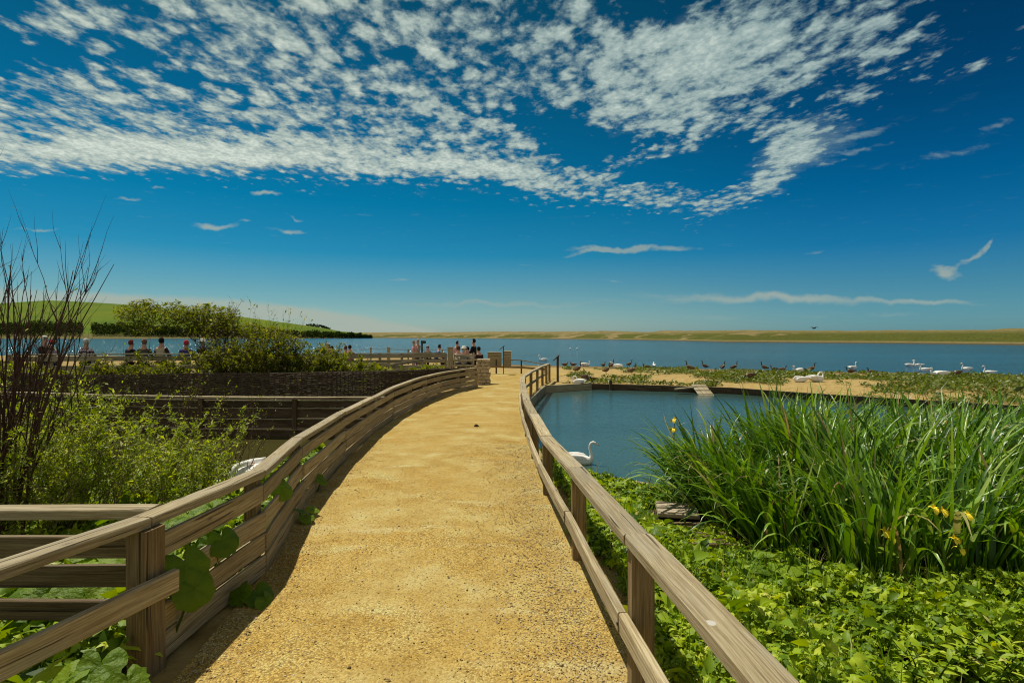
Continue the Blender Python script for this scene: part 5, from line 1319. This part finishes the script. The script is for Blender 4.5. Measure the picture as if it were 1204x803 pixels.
lump_ = nt.math('ADD', nt.math('ADD', nt.math('MULTIPLY', nt.math('SUBTRACT', n1, .5), 2.6), nt.math('ADD', nt.math('MULTIPLY', puff, .95), nt.math('MULTIPLY', puff_small, .45))), nt.math('MULTIPLY', nt.math('SUBTRACT', n2, .5), 2.2))
lump_ = nt.math('ADD', lump_, nt.math('MULTIPLY', nt.math('SUBTRACT', n3, .5), 1.0))
lvl = nt.math('ADD', nt.math('ADD', lump_, nt.math('MULTIPLY', nt.math('MINIMUM', banks, 1.1), 1.25)), nt.math('MULTIPLY', dense, 1.05))
alto = nt.maprange(lvl, .45, 1.50)
veil = nt.math('MULTIPLY', nt.maprange(nt.math('ADD', dense, nt.math('MULTIPLY', nt.math('SUBTRACT', n2, .5), 1.2)), .10, 1.0), .80)
alto = nt.math('MAXIMUM', nt.math('MULTIPLY', alto, nt.maprange(banks, .02, .30)), nt.math('MULTIPLY', veil, nt.maprange(n3, .25, .6, .6, 1)))
# thin wisps and streaks
wn2 = nt.noise(nt.mapping(ca.outputs[0], scale=(1,3.5,1)), 22, 5, .6)
wisps = total([(1.3,740,293,105,6,0),(.9,690,297,50,4,-8),(1.2,255,264,34,6,4),(.9,290,261,22,4,4),(1.1,315,228,24,4,3),(.9,335,271,40,5,3),(.7,345,256,20,3,25),(.9,150,236,28,3,0),(.9,45,271,36,4,3),(.7,185,221,18,3,0),(.8,520,205,26,4,10),(.6,960,298,34,4,0),(.5,720,330,30,3,0),(.5,470,329,34,3,2),(.5,620,312,30,3,0),(.5,860,293,30,3,0),
  (1.2,1110,317,24,11,15),(1.1,1140,299,40,6,-28),(.8,1162,287,16,5,-35),(.55,1120,180,110,9,-14),(.55,1175,150,70,9,-18),(.9,1000,162,80,8,-14),(.7,1010,178,70,6,-12)])
wis = nt.math('MULTIPLY', nt.maprange(nt.math('ADD', wisps, nt.math('MULTIPLY', nt.math('SUBTRACT', wn2, .5), 1.3)), .25, 1.05), nt.maprange(wisps, .0, .25))
# low bank of haze cloud near the horizon
low = total([(.35,700,356,330,8,-1),(.9,930,352,250,9,2),(.55,1090,354,130,6,2),(.45,560,356,160,6,0),(.3,600,372,500,10,0),(.3,1050,372,350,10,0)])
lown = nt.noise(nt.mapping(ca.outputs[0], scale=(1,7,1)), 6, 5, .6)
lowm = nt.maprange(nt.math('ADD', low, nt.math('MULTIPLY', nt.math('SUBTRACT', lown, .5), .9)), .20, 1.0, 0, .75)
top_ = nt.ramp(nt.math('MULTIPLY_ADD', A_, .5, .5), [(0,(.096,)*3),(.076,(.086,)*3),(.24,(.072,)*3),(.33,(.052,)*3),(.40,(.026,)*3),(.46,(.0,)*3)])
edge_ = nt.math('SUBTRACT', nt.math('ADD', top_, nt.math('MULTIPLY', nt.math('SUBTRACT', nt.noise(nt.mapping(ca.outputs[0], scale=(1,3,1)), 12, 5, .6), .5), .018)), B_)
lowm = nt.math('MAXIMUM', lowm, nt.math('MULTIPLY', nt.maprange(edge_, -.002, .012), nt.maprange(lown, .30, .60, .55, .95)))
dens = nt.math('MULTIPLY', nt.math('MAXIMUM', nt.math('MAXIMUM', nt.math('MULTIPLY', alto, .95), nt.math('MULTIPLY', wis, .85)), lowm), front)
# unseen pale cloud behind the camera, added as neutral fill light
rear_fill = nt.math('MULTIPLY', nt.maprange(dy, .15, -.35), nt.maprange(nt.noise(nrm.outputs[0], 3.0, 5, .6), .30, .60, .45, .95))
dens = nt.math('MAXIMUM', dens, rear_fill)
shade = nt.maprange(lvl, .8, 2.6)
sunny = nt.maprange(A_, .55, -.6)
hi = nt.mix(sunny, (5.2,6.2,5.7,1), (7.0,7.7,6.7,1)); lo = nt.mix(sunny, (2.4,3.5,3.6,1), (3.3,4.2,3.9,1))
cc = nt.mix(shade, lo, hi)
ccs = nt.mix(nt.maprange(n3, .40,.60,.4,0), cc, lo)
ccl = nt.mix(nt.maprange(dz, .06,.13), (3.8,4.4,3.8,1), ccs)
ccl = nt.mix(nt.maprange(dy, .1, -.2), ccl, (4.6,4.4,3.9,1))  # neutral fill colour of the added cloud behind the camera
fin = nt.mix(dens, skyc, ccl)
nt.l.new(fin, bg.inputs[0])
w.cycles.sampling_method = 'MANUAL'; w.cycles.sample_map_resolution = 512

vs_ = scene.view_settings; vs_.view_transform = 'Standard'; vs_.look = 'None'; vs_.gamma = 1; vs_.exposure = 0; vs_.use_curve_mapping = False
scene.cycles.max_bounces = 6; scene.cycles.diffuse_bounces = 3; scene.cycles.glossy_bounces = 3; scene.cycles.transmission_bounces = 3
scene.cycles.transparent_max_bounces = 4; scene.cycles.sample_clamp_indirect = 6; scene.cycles.use_denoising = True; scene.cycles.filter_width = 1.1
scene.cycles.caustics_reflective = False; scene.cycles.caustics_refractive = False
